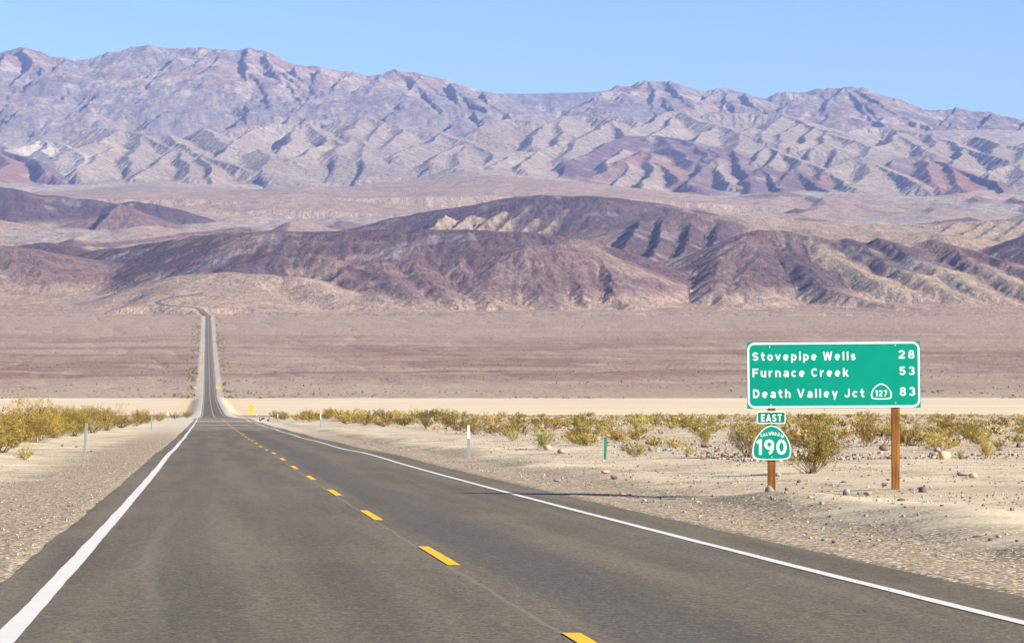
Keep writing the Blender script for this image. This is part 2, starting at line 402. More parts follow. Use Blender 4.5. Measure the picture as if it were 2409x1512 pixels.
def gullies(x, y, dx, dy, L, seed):
    """stripes that run down the slope inside jittered cells (x, y in metres, d = unit vector across the slope)"""
    px = x / L; py = y / L
    ix = np.floor(px); iy = np.floor(py)
    fx = (px - ix).astype(np.float32); fy = (py - iy).astype(np.float32)
    va = np.zeros_like(fx); gx = np.zeros_like(fx); wt = np.zeros_like(fx)
    fr = 2 * math.pi * 1.25
    for i in (-1, 0, 1, 2):
        for j in (-1, 0, 1, 2):
            hx = hash2(ix + i, iy + j, seed) * 0.6 + 0.2; hy = hash2(ix + i, iy + j, seed + 77) * 0.6 + 0.2
            qx = fx - i - hx; qy = fy - j - hy
            w = np.exp(-2.2 * (qx * qx + qy * qy))
            m = (qx * dx + qy * dy) * fr + (hash2(ix + i, iy + j, seed + 33) - .5) * 2.0
            va += np.cos(m) * w; gx += -np.sin(m) * w; wt += w
    return va / wt, gx / wt

Z0 = HZ.copy()
zx, zy = grads(Z0)
# smooth the slope field a little so that gullies gather
sl0 = np.hypot(zx, zy) + 1e-6
z = Z0
GUL = np.zeros(Z0.shape, np.float32)
for n, (L, c) in enumerate(((260., .115), (130., .12), (65., .125), (33., .125), (17., .11))):
    sl = np.hypot(zx, zy) + 1e-6
    dx = (zy / sl).astype(np.float32); dy = (-zx / sl).astype(np.float32)
    va, ga = gullies(HX, HY, dx, dy, L, 100 + 13 * n)
    st = np.clip(sl0, 0, 0.6) * sstep(0.04, 0.22, sl0) * HW[..., min(n, 3)] * sstep(3780, 3950, HY)
    amp = L * c * st
    va = np.where(va < 0, va * 1.25, va * 0.75)          # sharp crests between wider gullies
    z = z + va * amp - amp * 0.25
    GUL += va * (0.5 if n > 0 else 0.3) * np.minimum(st * 3, 1)
    g = ga * amp / L * 6.0
    zx = zx + g * dx; zy = zy + g * dy
# craggy rock on the high range
crag = 1 - np.abs(fbm(HX, HY, 210.0, 5, 61, 0.55)) * 2.2
rocky = np.clip((HW[..., 0] - 0.27) * 6, 0, 1) * sstep(14500, 15200, HY)
z = z + (crag * 13 + fbm(HX, HY, 70.0, 4, 67, .6) * 11) * rocky * sstep(0.1, 0.4, sl0)
z = z + fbm(HX, HY, 60.0, 4, 71, .6) * 2.5 * sstep(3850, 4300, HY)
HZ = z
fx, fy = grads(HZ)
SLP = np.hypot(fx, fy)

# rock colours: geology, outcrops where the slope is bare and steep, scree below
n1 = fbm(HX, HY, 700.0, 4, 81); n2 = fbm(HX, HY, 160.0, 4, 87, .6); n3 = fbm(HX, HY, 40.0, 3, 91, .6)
C = HC.copy()
def mixc(C, c, m): 
    m = np.clip(m, 0, 1)[..., None].astype(np.float32)
    return C * (1 - m) + np.array(c, np.float32) * m
hi = sstep(15000, 15600, HY)
C = mixc(C, (0.24, 0.158, 0.132), hi * sstep(0.05, 0.45, n1) * 0.8)
C = mixc(C, (0.34, 0.29, 0.23), hi * sstep(0.18, 0.5, n2 + 0.4 * n1) * 0.5)
C = mixc(C, (0.115, 0.10, 0.108), hi * sstep(0.1, 0.5, -n2 + 0.3 * crag - 0.15) * 0.5)
lum = HC.mean(-1)
dark = sstep(0.20, 0.13, lum)
low = 1 - sstep(8500, 9500, HY)
C = mixc(C, (0.26, 0.185, 0.14), low * dark * sstep(0.24, 0.48, n2 + 0.25 * n3 + 0.6 * (SLP - 0.40)) * 0.55)
C = mixc(C, (0.072, 0.05, 0.06), low * dark * sstep(0.1, 0.5, -n1 - 0.4 * n2) * 0.6)
C = mixc(C, (0.23, 0.215, 0.22), low * sstep(0.30, 0.5, fbm(HX, HY, 110.0, 3, 95)) * sstep(0.25, 0.45, SLP) * 0.5)
band = (1 - hi) * (1 - low)
C = mixc(C, (0.225, 0.172, 0.142), band * sstep(0.1, 0.6, n1) * 0.5)
C = mixc(C, (0.35, 0.285, 0.225), band * sstep(0.25, 0.5, n2) * 0.35 * (1 - dark))
C = mixc(C, (0.31, 0.235, 0.17), band * dark * sstep(0.28, 0.5, n2 + 0.3 * n3) * 0.7)
# valley floor washes
flat = sstep(0.22, 0.10, SLP) * sstep(4200, 5000, HY) * (1 - HT)
C = mixc(C, (0.46, 0.40, 0.34), flat * sstep(0.15, 0.5, 1 - np.abs(fbm(HX, HY * 0.6, 260.0, 4, 99)) * 5) * 0.75)
C = mixc(C, (0.27, 0.205, 0.175), flat * sstep(0.1, 0.5, fbm(HX, HY * 0.5, 300.0, 4, 103)) * 0.6)
hb = HZ - np.interp(HY, base_px[:, 0], _bz) + 10 * n2
C = mixc(C, (0.335, 0.24, 0.182), sstep(26, 5, hb) * (HY < 5000) * 0.9)
C *= (1 + 0.12 * n2 + 0.12 * n3)[..., None]
HC = np.clip(C, 0.02, 0.8)

def relief_pixel(px, py):
    """first hit of a view ray on the relief grid"""
    j = int(np.argmin(np.abs(ucol * (4300 + Y0) / 4300 - U(px))))
    yy = CY - np.array([(( (HZ[i, j] - CAM_Z) * CP - HYf[i] * SP) / (HYf[i] * CP + (HZ[i, j] - CAM_Z) * SP)) * F for i in range(0, 330)])
    i = int(np.argmax(yy <= py))
    return (float(U(px) * HYf[i]), float(HYf[i]), float(HZ[i, j]))

# the bends beyond the straight: path, graded corridor
path = [(485,745),(482,741),(468,737),(430,728),(395,720),(375,715),(370,712),(378,707),(400,702),(430,698),(462,693),(478,689.5)]
pts = [np.array(relief_pixel(*p)) for p in path]
pts[0] = np.array((RX0 + RDIR * 3748, 3748, float(CAM_Z - np.interp(3748, PY, PD))))
for _ in range(3):                                     # round the corners
    q = [pts[0]]
    for a, b in zip(pts[:-1], pts[1:]): q += [a * .75 + b * .25, a * .25 + b * .75]
    pts = q + [pts[-1]]
pts = np.array(pts)
tan = np.gradient(pts[:, :2], axis=0); tan /= np.linalg.norm(tan, axis=1)[:, None] + 1e-9
nor = np.stack([tan[:, 1], -tan[:, 0]], 1)
pz = pts[:, 2].copy()
for _ in range(6): pz[1:-1] = (pz[:-2] + pz[1:-1] * 2 + pz[2:]) / 4
pts[:, 2] = pz
_r1 = int(np.searchsorted(HYf, pts[:, 1].max() + 60)); _sl = (slice(0, _r1), slice(None))
bd = np.full(HX[_sl].shape, 1e9); bz = np.zeros_like(bd)
for (ax_, ay_, az_), (bx_, by_, bz_) in zip(pts[:-1], pts[1:]):
    dx_, dy_ = bx_ - ax_, by_ - ay_; l2 = dx_ * dx_ + dy_ * dy_ + 1e-9
    t_ = np.clip(((HX[_sl] - ax_) * dx_ + (HY[_sl] - ay_) * dy_) / l2, 0, 1)
    d_ = np.hypot(HX[_sl] - ax_ - t_ * dx_, HY[_sl] - ay_ - t_ * dy_)
    zc = az_ + (bz_ - az_) * t_ + (HY[_sl] - (ay_ + t_ * dy_)) * 0.085
    m_ = d_ < bd; bd[m_] = d_[m_]; bz[m_] = zc[m_]
cw = (1 - sstep(11, 34, bd)) * sstep(3752, 3790, HY[_sl])
HZ[_sl] = HZ[_sl] * (1 - cw) + bz * cw
cw = (1 - sstep(9, 17, bd))[..., None] * 0.75
HC[_sl] = HC[_sl] * (1 - cw) + np.array((0.40, 0.315, 0.24)) * cw

# ------------------------------------------------------------------ meshes from grids
def grid_mesh(name, X, Yg, Zg, color=None):
    ny, nx = X.shape
    me = bpy.data.meshes.new(name)
    co = np.empty((ny * nx, 3), np.float32)
    co[:, 0] = X.ravel(); co[:, 1] = Yg.ravel(); co[:, 2] = Zg.ravel()
    me.vertices.add(ny * nx); me.vertices.foreach_set('co', co.ravel())
    idx = np.arange(ny * nx, dtype=np.int32).reshape(ny, nx)
    q = np.stack([idx[:-1, :-1], idx[:-1, 1:], idx[1:, 1:], idx[1:, :-1]], -1).reshape(-1, 4)
    me.loops.add(q.size); me.loops.foreach_set('vertex_index', q.ravel())
    me.polygons.add(len(q)); me.polygons.foreach_set('loop_start', np.arange(0, q.size, 4, dtype=np.int32))
    me.polygons.foreach_set('use_smooth', np.ones(len(q), dtype=bool))
    me.update(calc_edges=True)
    if color is not None:
        at = me.attributes.new('rock', 'FLOAT_COLOR', 'POINT')
        c4 = np.ones((ny * nx, 4), np.float32); c4[:, :3] = color.reshape(-1, 3)
        at.data.foreach_set('color', c4.ravel())
    return me

def mesh_from(name, verts, faces, smooth=False):
    me = bpy.data.meshes.new(name)
    me.from_pydata([tuple(v) for v in verts], [], faces)
    if smooth: me.polygons.foreach_set('use_smooth', [True] * len(me.polygons))
    me.update()
    return me

# ------------------------------------------------------------------ materials
class NT:
    def __init__(self, name, rough=0.9, spec=0.2):
        self.m = bpy.data.materials.new(name); self.m.use_nodes = True
        self.t = self.m.node_tree; self.n = self.t.nodes
        self.b = self.n['Principled BSDF']
        self.b.inputs['Roughness'].default_value = rough
        self.b.inputs['Specular IOR Level'].default_value = spec
        self.tc = self.n.new('ShaderNodeTexCoord')
        self.co = self.tc.outputs['Object']
    def set(self, sock, v):
        if isinstance(v, bpy.types.NodeSocket): self.t.links.new(v, sock)
        elif isinstance(v, (tuple, list)) and len(v) == 3 and sock.type == 'RGBA': sock.default_value = (*v, 1)
        else: sock.default_value = v
    def scale(self, sx, sy, sz, co=None):
        n = self.n.new('ShaderNodeVectorMath'); n.operation = 'MULTIPLY'
        self.set(n.inputs[0], co or self.co); n.inputs[1].default_value = (sx, sy, sz)
        return n.outputs[0]
    def noise(self, scale, detail=4, rough=0.55, co=None, dist=0.0):
        n = self.n.new('ShaderNodeTexNoise')
        self.set(n.inputs['Vector'], co or self.co)
        n.inputs['Scale'].default_value = scale; n.inputs['Detail'].default_value = detail
        n.inputs['Roughness'].default_value = rough; n.inputs['Distortion'].default_value = dist
        return n.outputs['Fac']
    def voro(self, scale, co=None, out='Color', rnd=1.0):
        n = self.n.new('ShaderNodeTexVoronoi')
        self.set(n.inputs['Vector'], co or self.co); n.inputs['Scale'].default_value = scale
        n.inputs['Randomness'].default_value = rnd
        return n.outputs[out]
    def math(self, op, a, b=0.0, c=None):
        n = self.n.new('ShaderNodeMath'); n.operation = op
        self.set(n.inputs[0], a); self.set(n.inputs[1], b)
        if c is not None: self.set(n.inputs[2], c)
        return n.outputs[0]
    def ramp(self, x, a, b, lo=0.0, hi=1.0):
        n = self.n.new('ShaderNodeMapRange'); n.interpolation_type = 'SMOOTHSTEP'
        self.set(n.inputs['Value'], x)
        n.inputs['From Min'].default_value = a; n.inputs['From Max'].default_value = b
        n.inputs['To Min'].default_value = lo; n.inputs['To Max'].default_value = hi
        return n.outputs[0]
    def mix(self, f, a, b, mode='MIX'):
        n = self.n.new('ShaderNodeMix'); n.data_type = 'RGBA'; n.blend_type = mode
        self.set(n.inputs[0], f); self.set(n.inputs[6], a); self.set(n.inputs[7], b)
        return n.outputs[2]
    def sep(self, co=None):
        n = self.n.new('ShaderNodeSeparateXYZ'); self.set(n.inputs[0], co or self.co); return n.outputs
    def attr(self, name):
        n = self.n.new('ShaderNodeAttribute'); n.attribute_name = name; return n.outputs['Color']
    def color(self, c): self.set(self.b.inputs['Base Color'], c); return self
    def bump(self, h, dist=0.02, strength=1.0):
        n = self.n.new('ShaderNodeBump'); n.inputs['Distance'].default_value = dist
        n.inputs['Strength'].default_value = strength
        self.set(n.inputs['Height'], h); self.t.links.new(n.outputs[0], self.b.inputs['Normal']); return self
    def road_s(self):
        x, y, _ = self.sep()
        return self.math('ADD', x, self.math('MULTIPLY_ADD', y, -RDIR, -RX0)), y

def M_rock():
    m = NT('weathered_rock', 0.95, 0.05)
    n = m.noise(0.03, 6, 0.7); n2 = m.noise(0.12, 4, 0.7)
    v = m.math('ADD', m.ramp(n, 0.27, 0.73, 0.72, 1.26), m.ramp(n2, 0.3, 0.7, -0.14, 0.14))
    m.color(m.mix(1.0, m.attr('rock'), v, 'MULTIPLY'))
    m.bump(m.math('ADD', n, m.math('MULTIPLY', n2, 0.4)), 14.0, 0.6)
    return m.m

def M_fan():
    m = NT('desert_fan', 0.95, 0.05)
    st = m.scale(0.45, 1.0, 1.0)
    big = m.noise(0.0045, 5, 0.6, st, 0.6); mid = m.noise(0.02, 5, 0.65, st); fine = m.noise(0.22, 5, 0.75)
    x, y, _ = m.sep()
    c = m.mix(m.ramp(big, 0.36, 0.64), (0.345, 0.248, 0.185), (0.225, 0.135, 0.102))
    c = m.mix(m.ramp(mid, 0.52, 0.68, 0, 0.75), c, (0.40, 0.308, 0.23))
    c = m.mix(m.ramp(mid, 0.45, 0.30, 0, 0.6), c, (0.19, 0.115, 0.09))
    c = m.mix(m.ramp(y, 2150, 1700, 0, 0.75), c, (0.38, 0.30, 0.22))
    c = m.mix(m.ramp(y, 2300, 3750, 0, 0.85), c, (0.335, 0.245, 0.188))
    c = m.mix(m.ramp(m.math('ADD', y, m.math('MULTIPLY', mid, 130.0)), 1715, 1690), c, (0.57, 0.45, 0.31))
    s, _ = m.road_s(); a = m.math('ABSOLUTE', s)
    c = m.mix(m.ramp(a, 11, 8, 0, 0.9), c, (0.47, 0.385, 0.30))
    c = m.mix(1.0, c, m.ramp(fine, 0.25, 0.75, 0.6, 1.4), 'MULTIPLY')
    m.color(c); m.bump(m.noise(0.25, 5, 0.7), 1.4, 1.0)
    return m.m

def M_playa():
    m = NT('dry_lake_bed', 0.95, 0.05)
    st = m.scale(0.25, 1.0, 1.0)
    n = m.noise(0.02, 4, 0.6, st)
    x, y, _ = m.sep()
    c = m.mix(m.ramp(n, 0.35, 0.65), (0.58, 0.46, 0.315), (0.65, 0.52, 0.365))
    c = m.mix(m.ramp(m.noise(0.05, 3, 0.6, st), 0.62, 0.74, 0, 0.5), c, (0.45, 0.31, 0.20))
    s, _ = m.road_s(); a = m.math('ABSOLUTE', s)
    c = m.mix(m.ramp(a, 24, 11, 0, 0.6), c, (0.62, 0.42, 0.23))
    c = m.mix(m.ramp(a, 10, 6.5, 0, 1), c, (0.42, 0.36, 0.30))
    m.color(c)
    return m.m

def M_ground():
    m = NT('desert_ground', 0.95, 0.08)
    s, y = m.road_s(); a = m.math('ABSOLUTE', s)
    big = m.noise(0.12, 4, 0.6); mid = m.noise(0.7, 5, 0.65); fine = m.noise(9.0, 5, 0.7); grit = m.noise(38.0, 3, 0.7)
    sand = m.mix(m.ramp(mid, 0.35, 0.7), (0.52, 0.42, 0.29), (0.62, 0.52, 0.375))
    sand = m.mix(m.ramp(big, 0.40, 0.62, 0, 0.6), sand, (0.42, 0.33, 0.235))
    # pebbly gravel, cell by cell
    cells = m.voro(26.0); dcell = m.voro(26.0, out='Distance')
    gsep = m.n.new('ShaderNodeSeparateColor'); m.set(gsep.inputs[0], cells)
    grav = m.mix(gsep.outputs[0], (0.13, 0.095, 0.06), (0.38, 0.285, 0.185))
    grav = m.mix(m.ramp(gsep.outputs[1], 0.80, 0.84), grav, (0.62, 0.55, 0.44))
    grav = m.mix(m.ramp(gsep.outputs[2], 0.85, 0.88), grav, (0.11, 0.085, 0.08))
    wob = m.math('MULTIPLY_ADD', m.noise(0.35, 3, 0.6), 5.0, -2.5)
    edge = m.ramp(m.math('ADD', a, wob), 8.6, 6.2)
    patch = m.math('MULTIPLY', m.ramp(m.noise(0.45, 4, 0.65), 0.50, 0.62), m.ramp(a, 16, 9))
    far_g = m.math('MULTIPLY', m.ramp(a, 10, 14), m.ramp(m.noise(0.5, 4, 0.65), 0.42, 0.6, 0.15, 0.65))
    gm = m.math('MAXIMUM', m.math('MULTIPLY', edge, m.ramp(y, 260, 120, 0.15, 0.95)), m.math('MAXIMUM', m.math('MULTIPLY', patch, 0.75), far_g))
    c = m.mix(gm, sand, grav)
    # scattered darker stones in the open desert
    sc = m.voro(7.0); s2 = m.n.new('ShaderNodeSeparateColor'); m.set(s2.inputs[0], sc)
    stone = m.math('MULTIPLY', m.ramp(s2.outputs[0], 0.84, 0.86), m.ramp(m.voro(7.0, out='Distance'), 0.055, 0.045))
    c = m.mix(m.math('MULTIPLY', stone, m.ramp(a, 9, 12)), c, m.mix(s2.outputs[1], (0.15, 0.10, 0.095), (0.33, 0.25, 0.20)))
    # dark purplish gravel flat before the dry lake
    c = m.mix(m.ramp(y, 560, 700, 0, 0.85), c, m.mix(m.noise(0.3, 3), (0.20, 0.135, 0.125), (0.28, 0.20, 0.175)))
    c = m.mix(m.ramp(m.math('ADD', y, m.math('MULTIPLY', m.noise(0.03, 4, .6, m.scale(.3, 1, 1)), 110.0)), 1080, 1105), c, (0.57, 0.45, 0.31))
    c = m.mix(m.ramp(a, 11, 6, 0, 0.9), c, m.mix(m.ramp(y, 150, 320), c, (0.50, 0.43, 0.34)))
    c = m.mix(1.0, c, m.ramp(fine, 0.25, 0.75, 0.80, 1.2), 'MULTIPLY')
    m.color(c)
    h = m.math('ADD', m.math('MULTIPLY', fine, 0.8), m.math('ADD', m.math('MULTIPLY', grit, 0.4), m.math('MULTIPLY', m.ramp(dcell, 0.0, 0.03, 1, 0), gm)))
    m.bump(h, 0.03, 0.5)
    return m.m

def M_asphalt():
    m = NT('worn_asphalt', 0.85, 0.25)
    s, y = m.road_s()
    cmb = m.n.new('ShaderNodeCombineXYZ'); m.set(cmb.inputs[0], s); m.set(cmb.inputs[1], m.math('MULTIPLY', y, 0.05))
    rc = cmb.outputs[0]
    c = m.mix(m.ramp(m.noise(1.1, 4, 0.6, rc), 0.3, 0.7), (0.093, 0.075, 0.053), (0.145, 0.117, 0.083))
    c = m.mix(m.ramp(m.noise(0.25, 4, 0.6), 0.45, 0.7, 0, 0.5), c, (0.150, 0.121, 0.085))
    # darker new overlay to the right of the centre line
    dk = m.math('MULTIPLY', m.ramp(s, 0.42, 0.55), m.ramp(s, 2.0, 0.9))
    c = m.mix(m.math('MULTIPLY', dk, 0.6), c, (0.080, 0.069, 0.060))
    # wheel paths
    for cx in (-2.6, -1.0, 1.35, 2.9):
        wp = m.ramp(m.math('ABSOLUTE', m.math('SUBTRACT', s, cx)), 0.55, 0.05)
        c = m.mix(m.math('MULTIPLY', wp, m.ramp(m.noise(0.6, 3, 0.6, rc), 0.35, 0.7, 0.15, 0.7)), c, (0.082, 0.069, 0.056))
    # mirage shimmer painted as sand-coloured strips across the far road
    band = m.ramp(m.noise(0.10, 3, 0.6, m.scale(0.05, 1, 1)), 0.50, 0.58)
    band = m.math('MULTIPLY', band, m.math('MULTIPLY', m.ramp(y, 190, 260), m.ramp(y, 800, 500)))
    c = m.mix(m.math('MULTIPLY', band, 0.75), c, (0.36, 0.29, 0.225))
    c = m.mix(m.ramp(y, 1200, 2200, 0, 0.7), c, (0.145, 0.127, 0.115))
    g = m.noise(34.0, 4, 0.8); g3 = m.noise(12.0, 5, 0.8)
    c = m.mix(1.0, c, m.ramp(g, 0.27, 0.73, 0.35, 1.65), 'MULTIPLY')
    c = m.mix(1.0, c, m.ramp(g3, 0.28, 0.72, 0.62, 1.38), 'MULTIPLY')
    # faint pale scuffs near the left line
    sc = m.math('ABSOLUTE', m.math('SUBTRACT', s, m.math('ADD', -2.75, m.math('MULTIPLY', m.math('SINE', m.math('MULTIPLY', y, 0.16)), 0.22))))
    c = m.mix(m.math('MULTIPLY', m.ramp(sc, 0.12, 0.02), m.math('MULTIPLY', m.ramp(y, 44, 34, 0, 0.16), m.ramp(y, 14, 20))), c, (0.23, 0.195, 0.16))
    # a few transverse cracks
    for ck, a0, w_ in ((47.0, .35, .03), (64.5, .5, .04), (93.5, .8, .06), (31.0, .25, .012), (128.0, .9, .09)):
        cr = m.math('ABSOLUTE', m.math('SUBTRACT', y, m.math('ADD', ck, m.math('MULTIPLY_ADD', m.noise(0.9, 4, .7), a0 * 2, -a0))))
        c = m.mix(m.math('MULTIPLY', m.ramp(cr, w_, w_ * .3, 0, 0.55), m.ramp(m.noise(0.5, 2), .42, .55)), c, (0.05, 0.042, 0.036))
    # seam along the centre
    sm = m.math('ABSOLUTE', m.math('SUBTRACT', s, m.math('ADD', 0.16, m.math('MULTIPLY_ADD', m.noise(0.8, 2), 0.12, -0.06))))
    c = m.mix(m.ramp(sm, 0.035, 0.008, 0, 0.45), c, (0.22, 0.195, 0.17))
    m.color(c); m.bump(g, 0.012, 0.6)
    return m.m

def M_paint(name, c, worn):
    m = NT(name, 0.7, 0.3)
    n = m.noise(14.0, 4, 0.7)
    m.color(m.mix(m.ramp(n, 0.60, 0.78, 0, worn), m.mix(m.noise(3.0, 3), c, tuple(v * 0.88 for v in c)), (0.2, 0.17, 0.14)))
    return m.m

def M_simple(name, c, rough=0.6, spec=0.3, var=0.12, scale=8.0, metal=0.0):
    m = NT(name, rough, spec)
    m.b.inputs['Metallic'].default_value = metal
    n = m.noise(scale, 4, 0.65)
    m.color(m.mix(1.0, c, m.ramp(n, 0.25, 0.75, 1 - var, 1 + var), 'MULTIPLY'))
    return m.m

def M_wood():
    m = NT('stained_wood', 0.75, 0.25)
    st = m.scale(26.0, 26.0, 1.3)
    g = m.noise(1.0, 5, 0.65, st); big = m.noise(2.2, 3, 0.6)
    c = m.mix(m.ramp(g, 0.3, 0.72), (0.15, 0.052, 0.010), (0.36, 0.155, 0.032))
    c = m.mix(m.ramp(big, 0.45, 0.72, 0, 0.65), c, (0.095, 0.035, 0.010))
    m.color(c); m.bump(g, 0.004, 0.7)
    return m.m

def M_leaf(name, a, b, c2):
    m = NT(name, 0.7, 0.2)
    oi = m.n.new('ShaderNodeObjectInfo')
    n = m.noise(3.0, 3, 0.6); n2 = m.noise(16.0, 2, 0.6)
    c = m.mix(m.ramp(n, 0.35, 0.65), a, b)
    c = m.mix(m.ramp(n2, 0.5, 0.75, 0, 0.7), c, c2)
    c = m.mix(1.0, c, m.ramp(oi.outputs['Random'], 0, 1, 0.8, 1.2), 'MULTIPLY')
    m.color(c)
    return m.m

MAT = {
    'rock': M_rock(), 'fan': M_fan(), 'playa': M_playa(), 'ground': M_ground(), 'asphalt': M_asphalt(),
    'white': M_paint('white_road_paint', (0.62, 0.60, 0.56), 0.5), 'yellow': M_paint('yellow_road_paint', (0.80, 0.42, 0.004), 0.35),
    'green': M_simple('sign_green', (0.0, 0.235, 0.165), 0.5, 0.12, 0.05, 3.0), 'green2': M_simple('plate_green', (0.0, 0.18, 0.115), 0.5, 0.12, 0.05, 3.0),
    'signwhite': M_simple('sign_white', (0.82, 0.83, 0.78), 0.5, 0.3, 0.04, 20.0), 'wood': M_wood(),
    'metal': M_simple('galvanised_steel', (0.21, 0.245, 0.255), 0.5, 0.5, 0.12, 12.0), 'darkmetal': M_simple('green_painted_steel', (0.012, 0.17, 0.10), 0.5, 0.4, 0.15, 10.0),
    'signyellow': M_simple('sign_yellow', (0.76, 0.44, 0.005), 0.5, 0.3, 0.05, 5.0), 'orange': M_simple('sign_orange', (0.75, 0.22, 0.03), 0.5, 0.3, 0.05, 5.0),
    'alu': M_simple('bare_aluminium', (0.55, 0.54, 0.50), 0.5, 0.5, 0.08, 6.0), 'black': M_simple('black_rubber', (0.02, 0.02, 0.022), 0.7, 0.3, 0.2, 20.0),
    'leaf': M_leaf('creosote_leaves', (0.235, 0.180, 0.020), (0.305, 0.215, 0.035), (0.37, 0.25, 0.075)),
    'leafgreen': M_leaf('fresh_creosote_leaves', (0.20, 0.215, 0.022), (0.28, 0.265, 0.035), (0.32, 0.27, 0.05)),
    'dry': M_leaf('dry_twigs', (0.44, 0.30, 0.12), (0.38, 0.26, 0.10), (0.50, 0.36, 0.17)),
    'stem': M_simple('grey_brown_stems', (0.20, 0.145, 0.09), 0.9, 0.1, 0.3, 12.0),
    'scrub': M_simple('dull_scrub', (0.165, 0.15, 0.062), 0.9, 0.1, 0.35, 0.2),
    'stoneA': M_simple('grey_stone', (0.27, 0.245, 0.225), 0.9, 0.1, 0.3, 14.0), 'stoneB': M_simple('reddish_stone', (0.22, 0.125, 0.105), 0.9, 0.1, 0.3, 14.0),
    'stoneC': M_simple('pale_stone', (0.47, 0.36, 0.235), 0.9, 0.1, 0.25, 10.0), 'stoneD': M_simple('dark_stone', (0.12, 0.095, 0.095), 0.9, 0.1, 0.3, 14.0),
}
def give(o, *names):
    for n in names: o.data.materials.append(MAT[n])
    return o

# ------------------------------------------------------------------ the setting
def near_piece(name, y0, y1, mat):
    i0 = max(int(np.searchsorted(rows_near, y0)) - 1, 0); i1 = min(int(np.searchsorted(rows_near, y1)), len(rows_near) - 1)
    yy = np.repeat(rows_near[i0:i1 + 1, None], len(ucol), 1); xx = ucol[None, :] * (yy + Y0)
    o = link(name, grid_mesh(name, xx, yy, ground_z(xx, yy)))
    give(o, mat); o['kind'] = 'structure'
    return i1
near_piece('ground', 5, 1050, 'ground')
near_piece('playa', 1050 + 6, 1635, 'playa')
near_piece('alluvial_fan', 1635 + 12, 3750, 'fan')

def far_piece(name, y0, y1):
    i0 = max(int(np.searchsorted(HYf, y0)), 0); i1 = min(int(np.searchsorted(HYf, y1)), len(HYf) - 1)
    o = link(name, grid_mesh(name, HX[i0:i1 + 1], HY[i0:i1 + 1], HZ[i0:i1 + 1], HC[i0:i1 + 1]))
    give(o, 'rock'); o['kind'] = 'structure'
far_piece('hills', 0, 5600)
far_piece('upper_valley', 5600, 9500)
far_piece('badlands', 9500, 15300)
far_piece('mountains', 15300, 30000)

# road: a slab draped over the profile
ry = rows_near
def ribbon(name, s0, s1, y0, y1, lift, mat, thick=0.0, jit=0.0, seed=0, n=None):
    yy = ry[(ry > y0) & (ry < y1)]
    yy = np.concatenate([[y0], yy, [y1]]) if n is None else np.linspace(y0, y1, n)
    j = fbm(yy, yy * 0, 1.3, 2, seed) * jit if jit else 0
    j2 = fbm(yy, yy * 0 + 7, 1.1, 2, seed + 5) * jit if jit else 0
    zc = road_z(yy) + lift
    cols = np.array([s0, s1]) if s1 - s0 < 2 else np.concatenate([[s0, s0 + .02], np.linspace(s0, s1, 9)[1:-1], [s1 - .02, s1]])
    X = RX0 + RDIR * yy[:, None] + cols[None, :]
    if jit:
        X[:, 0] += j; X[:, -1] += j2
        if thick: X[:, 1] += j; X[:, -2] += j2
    crown = 0.010 * (1 - (cols / 4.6) ** 2)
    Z = zc[:, None] + crown[None, :] + X * 0
    if thick:
        X = np.concatenate([X[:, :1] - .002, X, X[:, -1:] + .002], 1); Z = np.concatenate([Z[:, :1] - thick, Z, Z[:, -1:] - thick], 1)
    o = link(name, grid_mesh(name, X, np.repeat(yy[:, None], X.shape[1], 1), Z))
    if thick: o.data.polygons.foreach_set('use_smooth', np.zeros(len(o.data.polygons), dtype=bool))
    give(o, mat); o['kind'] = 'structure'
    return o
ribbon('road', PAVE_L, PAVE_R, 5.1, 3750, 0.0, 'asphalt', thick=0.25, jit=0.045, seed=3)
ribbon('edge_line', ROAD_L - 0.085, ROAD_L + 0.085, 5.2, 3740, 0.006, 'white', jit=0.012, seed=8)
ribbon('edge_line', ROAD_R - 0.066, ROAD_R + 0.066, 5.2, 3740, 0.006, 'white', jit=0.010, seed=9)
y = 25.3 - 10.97
for k in range(60):
    ribbon('centre_dash', 0.16, 0.29, y - (0.75 if k == 0 else 0), y + 3.66 - (0.75 if k == 0 else 0), 0.007, 'yellow', jit=0.006, seed=20 + k, n=8)
    y += 10.97
ribbon('centre_line', 0.12, 0.34, 700, 3740, 0.02, 'yellow')
# the road bends away among the hills
hw = np.array([-4.4, 4.4])
X = pts[:, 0:1] + nor[:, 0:1] * hw; Yr = pts[:, 1:2] + nor[:, 1:2] * hw
def relief_z(x, yv):
    i = np.clip(np.searchsorted(HYf, yv) - 1, 0, len(HYf) - 2); u = x / (yv + Y0)
    j = np.clip(np.searchsorted(ucol, u) - 1, 0, len(ucol) - 2)
    ty = (yv - HYf[i]) / (HYf[i + 1] - HYf[i]); tx = (u - ucol[j]) / (ucol[j + 1] - ucol[j])
    return (HZ[i, j] * (1 - tx) + HZ[i, j + 1] * tx) * (1 - ty) + (HZ[i + 1, j] * (1 - tx) + HZ[i + 1, j + 1] * tx) * ty
Zr = relief_z(X, Yr) + 0.7
Zr[0] = road_z(3748)
o = link('winding_road', grid_mesh('winding_road', X, Yr, Zr)); give(o, 'asphalt'); o['kind'] = 'structure'

